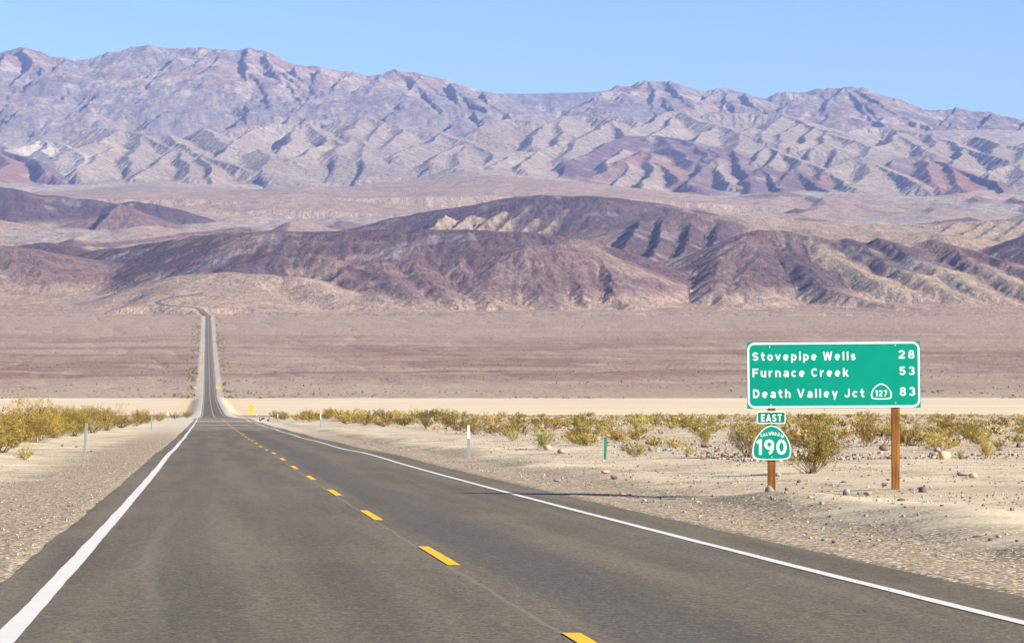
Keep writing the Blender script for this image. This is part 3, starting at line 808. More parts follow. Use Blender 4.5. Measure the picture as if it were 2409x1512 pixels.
# ------------------------------------------------------------------ shapes for things
def box_bm(bm, c, s, rot=None, bevel=0.0):
    r = bmesh.ops.create_cube(bm, size=1.0)
    vs = r['verts']
    bmesh.ops.scale(bm, vec=s, verts=vs)
    if bevel:
        es = list({e for v in vs for e in v.link_edges})
        b = bmesh.ops.bevel(bm, geom=es, offset=bevel, segments=2, affect='EDGES', profile=0.5)
        vs = list({v for f in b['faces'] for v in f.verts} | {v for v in vs if v.is_valid})
    if rot is not None: bmesh.ops.rotate(bm, cent=(0, 0, 0), matrix=rot, verts=vs)
    bmesh.ops.translate(bm, vec=c, verts=vs)
    return vs
def from_bm(name, bm, mat, parent=None, smooth=False):
    me = bpy.data.meshes.new(name); bm.to_mesh(me); bm.free()
    if smooth: me.polygons.foreach_set('use_smooth', [True] * len(me.polygons))
    o = link(name, me, parent); give(o, mat)
    return o
def prism(name, outline, y0, y1, mat, parent, hole=None):
    """flat shape in x-z extruded along y, front at y0; with a hole it becomes a band between two outlines of equal length"""
    n = len(outline)
    if hole is None:
        V = [(x, y0, z) for x, z in outline] + [(x, y1, z) for x, z in outline]
        Fc = [tuple(range(n)), tuple(range(2 * n - 1, n - 1, -1))] + [(i, n + i, n + (i + 1) % n, (i + 1) % n) for i in range(n)]
    else:
        V = [(x, y0, z) for x, z in outline] + [(x, y0, z) for x, z in hole] + [(x, y1, z) for x, z in outline] + [(x, y1, z) for x, z in hole]
        Fc = []
        for i in range(n):
            k = (i + 1) % n
            Fc += [(i, k, n + k, n + i), (2 * n + i, 2 * n + k, k, i), (n + i, n + k, 3 * n + k, 3 * n + i)]
    o = link(name, mesh_from(name, V, Fc), parent); give(o, mat)
    return o
def rrect(x0, z0, x1, z1, r, seg=8):
    P = []
    for cx, cz, a0 in ((x1 - r, z1 - r, 0), (x0 + r, z1 - r, 90), (x0 + r, z0 + r, 180), (x1 - r, z0 + r, 270)):
        for i in range(seg + 1):
            a = math.radians(a0 + 90 * i / seg)
            P.append((cx + r * math.cos(a), cz + r * math.sin(a)))
    return P
def arc(cx, cy, rx, ry, a0, a1, n=14):
    return [(cx + rx * math.cos(math.radians(a0 + (a1 - a0) * i / n)), cy + ry * math.sin(math.radians(a0 + (a1 - a0) * i / n))) for i in range(n + 1)]
def glyph(c):
    """centre lines of plain highway lettering; capitals are 1 high, strokes about 0.19"""
    A = arc
    G = {
    'S': (.66, [A(.33,.70,.23,.205,20,270) + A(.33,.295,.23,.20,90,-160)]),
    'F': (.60, [[(.095,0),(.095,1)], [(.095,.905),(.60,.905)], [(.095,.50),(.53,.50)]]),
    'E': (.60, [[(.095,0),(.095,1)], [(.095,.905),(.60,.905)], [(.095,.50),(.55,.50)], [(.095,.095),(.60,.095)]]),
    'L': (.58, [[(.095,0),(.095,1)], [(.095,.095),(.58,.095)]]),
    'I': (.19, [[(.095,0),(.095,1)]]),
    'T': (.64, [[(.32,0),(.32,1)], [(0,.905),(.64,.905)]]),
    'W': (1.0, [[(.09,1),(.28,0)], [(.28,0),(.50,.95)], [(.50,.95),(.72,0)], [(.72,0),(.91,1)]]),
    'V': (.76, [[(.08,1),(.38,.02)], [(.38,.02),(.68,1)]]),
    'A': (.78, [[(.08,0),(.39,.98)], [(.39,.98),(.70,0)], [(.2,.28),(.58,.28)]]),
    'N': (.68, [[(.095,0),(.095,1)], [(.585,0),(.585,1)], [(.12,.95),(.56,.05)]]),
    'C': (.66, [A(.355,.5,.26,.405,42,318)]),
    'O': (.72, [A(.36,.5,.265,.405,90,450,24)]),
    'D': (.68, [[(.095,0),(.095,1)], [(.095,.905),(.30,.905)] + A(.30,.5,.285,.405,90,-90) + [(.095,.095)]]),
    'R': (.68, [[(.095,0),(.095,1)], [(.095,.905),(.36,.905)] + A(.36,.68,.22,.225,90,-90) + [(.095,.455)], [(.36,.455),(.60,0)]]),
    'J': (.58, [[(.485,1),(.485,.33)] + A(.29,.30,.195,.205,0,-175)]),
    'o': (.60, [A(.30,.37,.205,.28,90,450,20)]),
    'c': (.56, [A(.30,.37,.205,.28,45,315)]),
    'e': (.60, [[(.12,.37),(.50,.37)] , A(.30,.37,.205,.28,0,312)]),
    'a': (.58, [[(.485,0),(.485,.46)] + A(.29,.47,.195,.18,0,150), A(.28,.21,.185,.125,90,450,16)]),
    's': (.52, [A(.26,.50,.17,.15,25,270,10) + A(.26,.235,.175,.145,90,-155,10)]),
    't': (.44, [[(.19,.96),(.19,.28)] + A(.36,.27,.17,.18,180,290,8), [(0,.65),(.42,.65)]]),
    'v': (.60, [[(.08,.74),(.30,.02)], [(.30,.02),(.52,.74)]]),
    'y': (.60, [[(.08,.74),(.30,.06)], [(.52,.74),(.24,-.24)]]),
    'p': (.60, [[(.095,-.26),(.095,.74)], A(.30,.37,.205,.28,90,450,20)]),
    'i': (.19, [[(.095,0),(.095,.74)], [(.095,.85),(.095,1.04)]]),
    'l': (.19, [[(.095,0),(.095,1)]]),
    'u': (.58, [[(.095,.74),(.095,.30)] + A(.29,.29,.195,.20,180,350), [(.485,0),(.485,.74)]]),
    'n': (.58, [[(.095,0),(.095,.74)], A(.29,.43,.195,.22,180,0) + [(.485,0)]]),
    'h': (.58, [[(.095,0),(.095,1)], A(.29,.43,.195,.22,180,0) + [(.485,0)]]),
    'r': (.44, [[(.095,0),(.095,.74)], A(.33,.40,.235,.25,175,75)]),
    'k': (.60, [[(.095,0),(.095,1)], [(.13,.26),(.50,.74)], [(.26,.42),(.52,0)]]),
    '1': (.36, [[(.25,0),(.25,1)], [(.02,.76),(.25,.95)]]),
    '2': (.66, [A(.33,.68,.23,.225,165,-35) + [(.11,.16)], [(.06,.095),(.62,.095)]]),
    '3': (.64, [A(.31,.71,.21,.195,160,-90), A(.31,.305,.225,.21,90,-160)]),
    '5': (.64, [[(.56,.905),(.16,.905)], [(.165,.96),(.13,.50)], A(.31,.335,.235,.24,140,-155)]),
    '7': (.60, [[(.04,.905),(.58,.905)], [(.52,.88),(.24,0)]]),
    '8': (.66, [A(.33,.715,.19,.19,90,450,20), A(.33,.30,.225,.205,90,450,20)]),
    '9': (.68, [A(.34,.665,.235,.24,0,360,20), A(.30,.62,.275,.525,0,-85)]),
    '0': (.70, [A(.35,.5,.25,.405,90,450,24)]),
    }
    return G[c]
def text(s, x0, x1, zb, h, yf, mat, parent, wt=0.19, gap=0.24, name='legend', xform=None):
    """lettering facing -y, from x0 to x1, on baseline zb, capitals of height h"""
    V, Fc = [], []
    x = 0.0; runs = []
    for ch in s:
        if ch == ' ': x += 0.42; continue
        w, st = glyph(ch)
        runs.append((x, w, st)); x += w + gap
    tot_ = x - gap
    sx = (x1 - x0) / tot_; k = 0
    for gx, w, st in runs:
        for pl in st:
            P = np.array(pl, float); P[:, 0] = (P[:, 0] + gx) * sx / h          # units of h, already stretched
            d = np.diff(P, axis=0); d /= np.linalg.norm(d, axis=1)[:, None] + 1e-9
            closed = np.hypot(*(P[0] - P[-1])) < 1e-6
            n0 = np.stack([-d[:, 1], d[:, 0]], 1)
            if closed: nn = np.vstack([[n0[0] + n0[-1]], n0[1:] + n0[:-1], [n0[0] + n0[-1]]])
            else: nn = np.vstack([[n0[0]], n0[1:] + n0[:-1], [n0[-1]]])
            nn /= np.linalg.norm(nn, axis=1)[:, None] + 1e-9
            i0 = len(V); yy = yf - 0.0012 - 0.00012 * (k % 7); k += 1
            for p, q in zip(P, nn):
                for sg in (-1, 1): V.append((x0 + (p[0] + sg * q[0] * wt / 2) * h, yy, zb + (p[1] + sg * q[1] * wt / 2) * h))
            for i in range(len(P) - 1): Fc.append((i0 + 2 * i, i0 + 2 * i + 2, i0 + 2 * i + 3, i0 + 2 * i + 1))
    me = mesh_from(name, V, Fc)
    o = link(name, me, parent); give(o, mat)
    return o

# ------------------------------------------------------------------ the green distance sign
SY = 46.1                                              # distance; 125 pixels per metre there
def sgn(zx_, zy_):                                     # coordinates measured on an enlargement of the sign
    return (1729.6 + 0.2571 * zx_, 784.3 + 0.2571 * zy_)
ctr = at_depth(1962.5, 1144, SY)
gz = float(ground_z(ctr[0], SY))
SIGN_O = Vector((ctr[0], SY, ctr[2]))
PXM = F / SY
def loc(zx_, zy_):
    x, y_ = sgn(zx_, zy_)
    return ((x - 1962.5) / PXM, (1144 - y_) / PXM)
sign = empty('distance_sign', SIGN_O, math.radians(-2.0))
tag(sign, 'large green distance sign on two wooden posts, EAST plate and 190 shield below it', 'road sign')
x0, z1 = loc(117, 76); x1, z0 = loc(1697, 684)
roll = Matrix.Rotation(math.radians(-0.42), 4, 'Y')
panel = prism('panel', [(x0, z0), (x1, z0), (x1, z1), (x0, z1)], 0.0, 0.012, 'green', sign)
e = 0.012
prism('border', rrect(x0 + e, z0 + e, x1 - e, z1 - e, 0.135), -0.004, -0.0005, 'signwhite', panel, rrect(x0 + e + 0.034, z0 + e + 0.034, x1 - e - 0.034, z1 - e - 0.034, 0.101))
for s_, a, b, top, bot, off in [('Stovepipe Wells', 168, 1110, 168, 245, .022), ('Furnace Creek', 168, 1045, 317, 395, .022), ('Death Valley Jct', 170, 1187, 507, 585, .022),
                           ('28', 1497, 1648, 158, 235, .028), ('53', 1503, 1648, 308, 385, .028), ('83', 1505, 1650, 495, 575, .028)]:
    xa, zt = loc(a, top); xb, zb = loc(b, bot)
    text(s_, xa, xb, zb, zt - zb, -0.0005, 'signwhite', panel, 0.17, 0.25)
def spade(w, h, n=10):
    """outline of the state route marker: pointed round top, flat bottom with rounded corners; centred, base at 0"""
    half = [(0.0, 1.0), (0.10, 0.985), (0.22, 0.945), (0.34, 0.88), (0.46, 0.79), (0.57, 0.68), (0.66, 0.56), (0.72, 0.43), (0.745, 0.30), (0.745, 0.19), (0.725, 0.115), (0.68, 0.06), (0.61, 0.03), (0.45, 0.012), (0.2, 0.0)]
    half = [(x / 0.745 * w / 2, z * h) for x, z in half]
    return half[::-1] and [(x, z) for x, z in half] + [(-x, z) for x, z in half[::-1] if x > 0]
def scaled(o, cz, s): return [(x * s, cz + (z - cz) * s) for x, z in o]
def shift(o, dx, dz): return [(x + dx, z + dz) for x, z in o]
# small 127 marker on the panel
ax, az = loc(1340, 605); bx, bz = loc(1435, 462)
sp = spade((bx - ax) * 2, bz - az)
prism('marker_outline', shift(sp, ax, az)[::-1], -0.004, -0.0005, 'signwhite', panel, shift(scaled(sp, (bz - az) * .47, 0.88), ax, az)[::-1])
xa, zt = loc(1287, 523); xb, zb = loc(1392, 578)
text('127', xa, xb, zb, zt - zb, -0.0005, 'signwhite', panel, 0.17, 0.2)
# bolts and dimples along the panel
def bolt(x, z, r, parent, yf=-0.0004):
    bm = bmesh.new()
    bmesh.ops.create_cone(bm, cap_ends=True, segments=8, radius1=r, radius2=r * 0.7, depth=0.008, matrix=Matrix.Translation((x, yf - 0.004, z)) @ Matrix.Rotation(math.radians(90), 4, 'X'))
    from_bm('bolt', bm, 'alu', parent)
for zx_, zy_ in [(325, 122), (1470, 113), (333, 650), (1468, 638)]:
    bx_, bz_ = loc(zx_, zy_); bolt(bx_, bz_, 0.014, panel)
rv = None
for zy_ in (118, 645):
    for k in range(14):
        bx_, bz_ = loc(205 + 101 * k, zy_ - k * 0.6)
        if rv is None:
            bm = bmesh.new(); bmesh.ops.create_cone(bm, cap_ends=True, segments=6, radius1=0.006, radius2=0.004, depth=0.005, matrix=Matrix.Rotation(math.radians(90), 4, 'X'))
            rv = from_bm('rivet', bm, 'green2', panel); o = rv
        else:
            o = rv.copy(); COL.objects.link(o)
        o.location = (bx_, -0.003, bz_)
panel.matrix_local = roll @ panel.matrix_local
# posts
def post(zx0, zx1, ztop, zbot):
    xa, zt = loc(zx0, ztop); xb, zb = loc(zx1, zbot)
    w = xb - xa
    bm = bmesh.new(); box_bm(bm, ((xa + xb) / 2, 0.016 + 0.07, (zt + zb - 0.5) / 2), (w, 0.14, zt - zb + 0.5), bevel=0.006)
    return from_bm('post', bm, 'wood', sign)
post(300, 370, 90, 1395); post(1431, 1502, 82, 1392)
# EAST plate
xa, zt = loc(197, 710); xb, zb = loc(463, 828)
plate = prism('direction_plate', rrect(xa, zb, xb, zt, 0.035), -0.012, 0.0135, 'green2', sign)
e = 0.004
prism('border', rrect(xa + e, zb + e, xb - e, zt - e, 0.032), -0.016, -0.0125, 'signwhite', plate, rrect(xa + e + .017, zb + e + .017, xb - e - .017, zt - e - .017, 0.018))
ta, tt = loc(238, 738); tb, tbz = loc(425, 805)
text('EAST', ta, tb, tbz, tt - tbz, -0.0125, 'signwhite', plate, 0.17, 0.22)
for zx_, zy_ in ((330, 728), (332, 808)):
    bx_, bz_ = loc(zx_, zy_); bolt(bx_, bz_, 0.011, plate, -0.0125)
# 190 shield
ax, az = loc(333.5, 1157); bx, bz = loc(510, 838)
sp = shift(spade((bx - ax) * 2, bz - az), ax, az)[::-1]
shield = prism('route_shield', sp, -0.012, 0.0135, 'green', sign)
ccz = az + (bz - az) * .46
def about(o, s): return [(ax + (x - ax) * s, ccz + (z - ccz) * s) for x, z in o]
prism('border', about(sp, 0.992), -0.016, -0.0125, 'signwhite', shield, about(sp, 0.94))
ta, tt = loc(197, 968); tb, tbz = loc(470, 1108)
text('190', ta, tb, tbz, tt - tbz, -0.0125, 'signwhite', shield, 0.18, 0.14)
# the curved name
lx0, lzt = loc(218, 905); lx1, lzb = loc(450, 965)
word = 'CALIFORNIA'; hL = 0.058; Rr = 0.42
rel = np.array([0, .98, 2.0, 2.85, 3.45, 4.1, 5.1, 6.2, 7.2, 7.85]); rel = (rel + 0.5) / 9.0 - 0.5 + 0.035
czc = loc(334, 915)[1] - Rr
for ch, r_ in zip(word, rel):
    a = r_ * (lx1 - lx0 - 0.03) / Rr
    gw = glyph(ch)[0] * hL * 0.74
    o = text(ch, -gw / 2, gw / 2, 0, hL, 0, 'signwhite', shield, 0.20)
    mrot = Matrix.Rotation(a, 4, 'Y')
    o.data.transform(Matrix.Translation((ax + Rr * math.sin(a), -0.0125, czc + (Rr - hL / 2) * math.cos(a))) @ mrot)
for zx_, zy_ in ((334, 900), (333, 1130)):
    bx_, bz_ = loc(zx_, zy_); bolt(bx_, bz_, 0.012, shield, -0.0125)

# ------------------------------------------------------------------ marker posts, stakes and far signs
def flex_post(px, ptop, pbot, label, lean=0.0, paddle=False, cat='marker post', mat='metal', w=0.085, group='roadside marker posts', leanf=0.0):
    x, y_, gz_ = ray_ground(px, pbot)
    h = (pbot - ptop) * y_ / F
    root = empty('marker_post', (x, y_, gz_)); root.rotation_euler = (leanf, lean, 0)
    tag(root, label, cat, group)
    bm = bmesh.new()                                   # a folded channel: flat face with two flanges
    top = h * (0.72 if paddle else 1.0)
    for c, s in (((0, 0, (top - 0.3) / 2), (w, 0.006, top + 0.3)), ((-w / 2 - 0.001, 0.02, (top - 0.3) / 2), (0.007, 0.045, top + 0.3)), ((w / 2 + 0.001, 0.02, (top - 0.3) / 2), (0.007, 0.045, top + 0.3))):
        box_bm(bm, c, s, bevel=0.002)
    from_bm('channel', bm, mat, root)
    if paddle:
        pw = 0.043
        prism('reflector_plate', rrect(-pw, h * .60, pw, h, 0.03), -0.012, -0.005, 'signwhite', root)
    else:
        prism('rounded_cap', rrect(-w / 2, h - 0.10, w / 2, h + 0.012, 0.03), -0.010, -0.0045, 'metal' if mat == 'metal' else mat, root)
    return root
flex_post(198, 995, 1074, 'leaning grey metal marker post on the left verge, nearest on that side', lean=math.radians(3.5), w=0.09)
flex_post(356, 977, 1011, 'thin grey marker post in front of the left bush row, second from the front', w=0.10)
flex_post(395, 968, 991, 'white topped marker post at the far end of the left bush row', paddle=True)
flex_post(413, 972, 987, 'small grey marker post just beyond the white topped one on the left', w=0.09)
flex_post(426, 969, 982, 'farthest tiny marker post on the left verge', w=0.09)
flex_post(1102, 1000, 1078, 'white topped grey marker post on the right verge, nearest the camera', paddle=True)
flex_post(754, 973, 1005, 'white topped marker post on the right verge before the bushes, second from the front', paddle=True)
flex_post(653, 973, 994, 'white topped marker post on the right verge, third from the front', paddle=True)
flex_post(603, 972, 986, 'small white topped post beside the yellow diamond sign', paddle=True)
flex_post(545, 955, 968, 'tiny white post on the embankment right of the far road', paddle=True)
flex_post(1423, 1028, 1080, 'short green metal stake beside a low bush on the right', mat='darkmetal', cat='stake', w=0.075, group='green stakes', lean=math.radians(1.5))
flex_post(885, 975, 989, 'small dark green stake among the bushes right of the road', mat='darkmetal', cat='stake', w=0.08, group='green stakes')

def sign_on_post(name, label, px, pbot, parts, mat_post='wood', pw=0.09, ptop=None):
    x, y_, gz_ = ray_ground(px, pbot)
    k = y_ / F
    root = empty(name, (x, y_, gz_))
    tag(root, label, 'road sign')
    bm = bmesh.new(); h = (pbot - ptop) * k
    box_bm(bm, (0, 0.05, h / 2 - 0.2), (pw, 0.09, h + 0.4), bevel=0.005); from_bm('post', bm, mat_post, root)
    return root, k
root, k = sign_on_post('warning_sign', 'yellow diamond warning sign with small plate right of the far road', 591, 992, None, 'metal', 0.09, 952)
r_ = 7.4 * k; zc_ = (992 - 958) * k
def diamond(r, cz, rr=0.10):
    P = []
    for a0 in (45, 135, 225, 315):
        cx_, cz_ = (r - rr * 1.41) * math.cos(math.radians(a0 - 45)), (r - rr * 1.41) * math.sin(math.radians(a0 - 45))
        for i in range(5):
            a = math.radians(a0 - 90 + 90 * i / 4)
            P.append((cx_ + rr * math.cos(a), cz + cz_ + rr * math.sin(a)))
    return P
dpl = prism('panel', diamond(r_, zc_, 0.06), -0.01, 0.004, 'signyellow', root)
prism('border', diamond(r_ * .94, zc_, 0.06), -0.016, -0.0105, 'black', dpl, diamond(r_ * .90, zc_, 0.06))
prism('speed_plate', rrect(-4.2 * k, (992 - 973) * k, 4.2 * k, (992 - 966) * k, 0.06), -0.01, 0.004, 'signyellow', root)
root, k = sign_on_post('advisory_sign', 'yellow rectangular sign standing on the right of the distant road', 513, 917, None, 'metal', 0.12, 908)
prism('panel', rrect(-4.7 * k, (917 - 914.4) * k, 4.7 * k, (917 - 909) * k, 0.1), -0.02, 0.004, 'signyellow', root)
root, k = sign_on_post('road_sign_back', 'pale grey back of a sign left of the distant road', 459, 916, None, 'metal', 0.12, 909)
prism('panel', rrect(-3.6 * k, (916 - 912.6) * k, 3.6 * k, (916 - 909.5) * k, 0.1), -0.02, 0.004, 'alu', root)
root, k = sign_on_post('curve_sign', 'tiny orange sign at the bend where the straight road ends', 497, 755, None, 'metal', 0.2, 750)
prism('panel', diamond(3.0 * k, (755 - 750.5) * k, 0.15), -0.02, 0.01, 'orange', root)

# ------------------------------------------------------------------ creosote bushes
def tube(V, Fc, a, b, ra, rb, n=4):
    a = Vector(a); b = Vector(b); d = (b - a)
    if d.length < 1e-6: return
    q = d.to_track_quat('Z', 'Y'); i0 = len(V)
    for c, r in ((a, ra), (b, rb)):
        for k in range(n):
            t = 2 * math.pi * k / n
            V.append(c + q @ Vector((r * math.cos(t), r * math.sin(t), 0)))
    for k in range(n): Fc.append((i0 + k, i0 + (k + 1) % n, i0 + n + (k + 1) % n, i0 + n + k))

def make_bush(seed, stems, leaves, spread=1.0, height=1.0, leaf=0.035, bare=0.25, dryf=0.25, thick=0.008):
    """a bush of unit height: stems meshes and leaf meshes with two leaf materials"""
    rr = random.Random(seed)
    V, Fc = [], []; LV, LF, LM = [], [], []
    tips = []
    for s in range(stems):
        az = rr.uniform(0, 2 * math.pi); tilt = rr.uniform(0.08, 0.95) ** 0.8 * spread
        L = rr.uniform(0.62, 1.05) * (1.0 if tilt < 0.6 else 0.92)
        p = Vector((rr.uniform(-.06, .06), rr.uniform(-.06, .06), -0.03)); d = Vector((math.cos(az) * math.sin(tilt), math.sin(az) * math.sin(tilt), math.cos(tilt)))
        n = 5; r = thick
        for k in range(n):
            d2 = (d + Vector((rr.gauss(0, .13), rr.gauss(0, .13), rr.gauss(0.06, .10)))).normalized()
            q = p + d2 * (L / n)
            tube(V, Fc, p, q, r, r * 0.75); r *= 0.75
            if k >= 1:
                for b in range(rr.choice((1, 2, 2, 3))):
                    bd = (d2 + Vector((rr.gauss(0, .6), rr.gauss(0, .6), rr.gauss(0.15, .35)))).normalized()
                    bl = rr.uniform(.10, .24) * L
                    e_ = q + bd * bl
                    tube(V, Fc, q, e_, r * .6, r * .25, 3)
                    tips.append((q, e_, k / n))
            p, d = q, d2
        tips.append((p - d * L / n, p, 1.0))
    zs = [max(t[1].z, 0.01) for t in tips]; top = max(zs)
    for i in range(leaves):
        a, b, lev = rr.choice(tips)
        t = rr.uniform(0.25, 1.1)
        c = a.lerp(b, t) + Vector((rr.gauss(0, .028), rr.gauss(0, .028), rr.gauss(0, .028)))
        if c.z < bare * top * rr.uniform(0.3, 1.3) or c.z < 0.02: continue
        sz = leaf * rr.uniform(.6, 1.4)
        u = Vector((rr.gauss(0, 1), rr.gauss(0, 1), rr.gauss(0, 1))).normalized(); w = u.orthogonal().normalized()
        i0 = len(LV)
        LV += [c - u * sz * .9, c + w * sz * .45, c + u * sz * .9, c - w * sz * .45]
        LF.append((i0, i0 + 1, i0 + 2, i0 + 3)); LM.append(1 if rr.random() < dryf * (1.6 - lev) else 0)
    s_ = height / top
    sc = Matrix.Scale(s_, 4)
    sm = mesh_from('branches', [sc @ v for v in V], Fc); sm.materials.append(MAT['stem'])
    return sm, ([sc @ v for v in LV], LF, LM)
def leaf_mesh(data, green):
    LV, LF, LM = data
    me = mesh_from('foliage', LV, LF); me.materials.append(MAT['leafgreen' if green else 'leaf']); me.materials.append(MAT['dry'])
    me.polygons.foreach_set('material_index', LM); me.update()
    return me
def merged(sm, data, green):
    """one mesh for bushes that are only a few pixels large"""
    LV, LF, LM = data
    n = len(sm.vertices); V = [v.co.copy() for v in sm.vertices] + LV
    Fc = [tuple(p.vertices) for p in sm.polygons]; k = len(Fc)
    Fc = Fc + [tuple(i + n for i in f) for f in LF]
    me = mesh_from('creosote_bush', V, Fc)
    for m_ in ('stem', 'leafgreen' if green else 'leaf', 'dry'): me.materials.append(MAT[m_])
    me.polygons.foreach_set('material_index', [0] * k + [m_ + 1 for m_ in LM]); me.update()
    return me

big = [make_bush(300 + i, 38, 9500, spread=1.05, leaf=0.0155, bare=0.20, dryf=0.18) for i in range(2)]
mid = [make_bush(320 + i, 24, 4200, spread=1.15, leaf=0.022, bare=0.10, dryf=0.30) for i in range(4)]
BIG = [(s, leaf_mesh(d, False), leaf_mesh(d, True)) for s, d in big]
MID = [(s, leaf_mesh(d, False), leaf_mesh(d, True)) for s, d in mid]
sp_, dp_ = make_bush(360, 9, 800, spread=0.8, leaf=0.02, bare=0.5, dryf=0.2)
SPRIG = (sp_, leaf_mesh(dp_, False), leaf_mesh(dp_, True))
FAR = [merged(*make_bush(340 + i, 16, 1700, spread=1.2, leaf=0.036, bare=0.04, dryf=0.35, thick=0.010), i % 3 == 2) for i in range(6)]

def bush(px, pbot, hpx, label, wide=1.0, src=None, green=False, group='creosote bushes by the road', name='creosote_bush'):
    x, y_, gz_ = ray_ground(px, pbot)
    h = hpx * y_ / F
    s, l1, l2 = src
    root = empty(name, (x, y_, gz_ - 0.02), random.uniform(0, 6.28))
    root.scale = (h * wide, h * wide, h)
    tag(root, label, 'bush', group)
    link('branches', s, root); link('foliage', l2 if green else l1, root)
    return root
# traced bushes
bush(1905, 1113, 152, 'big olive creosote bush between the two sign posts, with bare twisted lower stems', 0.95, BIG[0])
bush(1760, 1075, 105, 'creosote bush half hidden behind the 190 shield on the left', 0.9, BIG[1])
bush(2035, 1050, 85, 'brownish bush behind the big bush, left of the right sign post', 0.72, MID[1])
bush(1283, 1056, 54, 'fresh green bush left of the green stake with a boulder at its foot', 0.9, MID[0], True)
bush(1495, 1074, 46, 'low spreading green bush just right of the green stake', 1.35, MID[2], True)
bush(1617, 1073, 38, 'small upright bright green bush left of the shield', 0.60, MID[3], True)
bush(57, 1081, 42, 'small round green shrub alone on the pale left verge', 1.05, MID[2], True)
bush(1205, 1037, 34, 'low green bush left of the fresh green one beside the right verge', 0.95, MID[1], True)
bush(1505, 1020, 62, 'bright green bush standing behind the low spreading one', 0.75, MID[0], True)
bush(2318, 1078, 60, 'sparse yellow bush right of the pale boulder', 0.62, MID[3])
bush(2260, 1076, 28, 'small low shrub just right of the pale boulder', 0.8, MID[0], True)
bush(1655, 1082, 16, 'tiny dry tuft beside the small upright bush', 1.2, MID[1])
bush(2130, 1048, 58, 'straggly bush behind the right sign post', 0.65, MID[2])
bush(1660, 1045, 45, 'thin dry bush left of the shield, behind the stones', 0.6, MID[3])
# the row on the left
LROW = [(-60, 1066, 120), (10, 1050, 108), (45, 1040, 118), (95, 1036, 112), (130, 1030, 92), (175, 1026, 84), (215, 1018, 76), (250, 1012, 66), (285, 1006, 60), (318, 1002, 52), (345, 996, 46), (375, 990, 34), (410, 985, 26), (440, 982, 22),
        (20, 1026, 105), (70, 1018, 96), (115, 1012, 86), (160, 1007, 80), (205, 1001, 70), (245, 996, 58), (282, 992, 50), (-30, 1030, 110), (150, 1000, 62), (330, 988, 40), (65, 1000, 72), (110, 996, 66), (-90, 1040, 110), (-130, 1080, 120), (230, 988, 45), (190, 990, 52), (0, 1064, 112), (30, 1048, 110), (85, 1040, 105), (60, 1030, 100), (120, 1022, 90), (-20, 1045, 110)]
for i, (px, pb, hp) in enumerate(LROW):
    if i < 10:
        lab = ['tall bush at the left frame edge', 'tall mustard creosote bush at the left end of the row', 'tallest creosote bush with loose sprigs above the left row', 'dense mustard bush second from the left in the row',
               'rounded bush behind the nearest left marker post', 'mustard bush right behind the top of the leaning post', 'bush to the right of the leaning post in the left row', 'bush at the middle of the left row',
               'bush left of the second marker post in the row', 'low bush touching the second left marker post'][i]
    else:
        lab = 'mustard creosote bush packed into the row along the left verge'
    tall = i in (0, 2, 3, 15, 20)
    bush(px, pb, hp * (0.95 if tall else 0.74), lab, 0.8 if tall else random.uniform(1.3, 1.75), SPRIG if tall else BIG[i % 2] if i % 3 else MID[i % 4], False, 'creosote bushes in the left row')
# scattered bushes on the right
NB = 0
used = []
while NB < 285:
    px = rng.uniform(640, 2560)
    t = rng.random() ** 1.5
    lo = np.interp(px, [640, 760, 1000, 1150, 1350, 1700, 2560], [986, 994, 1010, 1028, 1048, 1058, 1062])
    hi_ = np.interp(px, [640, 1000, 2560], [979, 980, 981])
    pb = hi_ + (lo - hi_) * t
    x, y_, gz_ = ray_ground(px, pb)
    if y_ > 640: continue
    if any((x - a) ** 2 + (y_ - b) ** 2 < 1.2 ** 2 for a, b in used): continue
    used.append((x, y_))
    h = rng.uniform(0.8, 1.6) if px < 1150 else rng.uniform(0.45, 1.0)
    if px > 1250 and rng.random() < 0.25: h *= 0.6
    hp = h * F / y_
    if hp > 34:
        src = MID[NB % 4]
        r = empty('creosote_bush', (x, y_, gz_ - 0.02), rng.uniform(0, 6.28)); link('branches', src[0], r); link('foliage', src[2 if rng.random() < .25 else 1], r)
    else:
        r = link('creosote_bush', FAR[NB % 6]); r.location = (x, y_, gz_ - 0.02); r.rotation_euler = (0, 0, rng.uniform(0, 6.28))
    w = rng.uniform(1.1, 1.7)
    r.scale = (h * w, h * w, h)
    if px < 1150: lab = 'olive creosote bush in the dense scrub strip along the right verge'
    elif px < 1780: lab = 'yellowish scrub bush on the stony flat left of the distance sign'
    else: lab = 'yellowish scrub bush on the stony flat behind and right of the distance sign'
    tag(r, lab, 'bush', 'scrub bushes on the right flat')
    NB += 1

# far scrub: thousands of dots on the fan, one object
def clump_verts(n, pos, size, seed, fine=1.0):
    r = np.random.default_rng(seed)
    V = []; Fc = []
    for (x, y_, z_), s in zip(pos, size):
        for k in range(n):
            c = np.array((x, y_, z_)) + np.array((r.normal(0, .35), r.normal(0, .35), r.uniform(0.05, 0.75))) * s
            u = r.normal(0, 1, 3); u /= np.linalg.norm(u); w = np.cross(u, r.normal(0, 1, 3)); w /= np.linalg.norm(w) + 1e-6
            q = s * r.uniform(.25, .5) * (7.0 / max(n, 7)) ** 0.6; i0 = len(V)
            V += [c - u * q, c + w * q, c + u * q, c - w * q]; Fc.append((i0, i0 + 1, i0 + 2, i0 + 3))
    return V, Fc
pos = []; size = []
for _ in range(1900):                                   # between the dry lake and the dark pavement
    Yv = 1640 + 700 * rng.random() ** 2.2; Xv = rng.uniform(-0.25, 0.25) * Yv
    if abs(road_s(Xv, Yv)) < 14: continue
    if vnoise(np.array([Xv / 60]), np.array([Yv / 60]), 5)[0] < -0.1: continue
    pos.append((Xv, Yv)); size.append(rng.uniform(.5, 1.5))
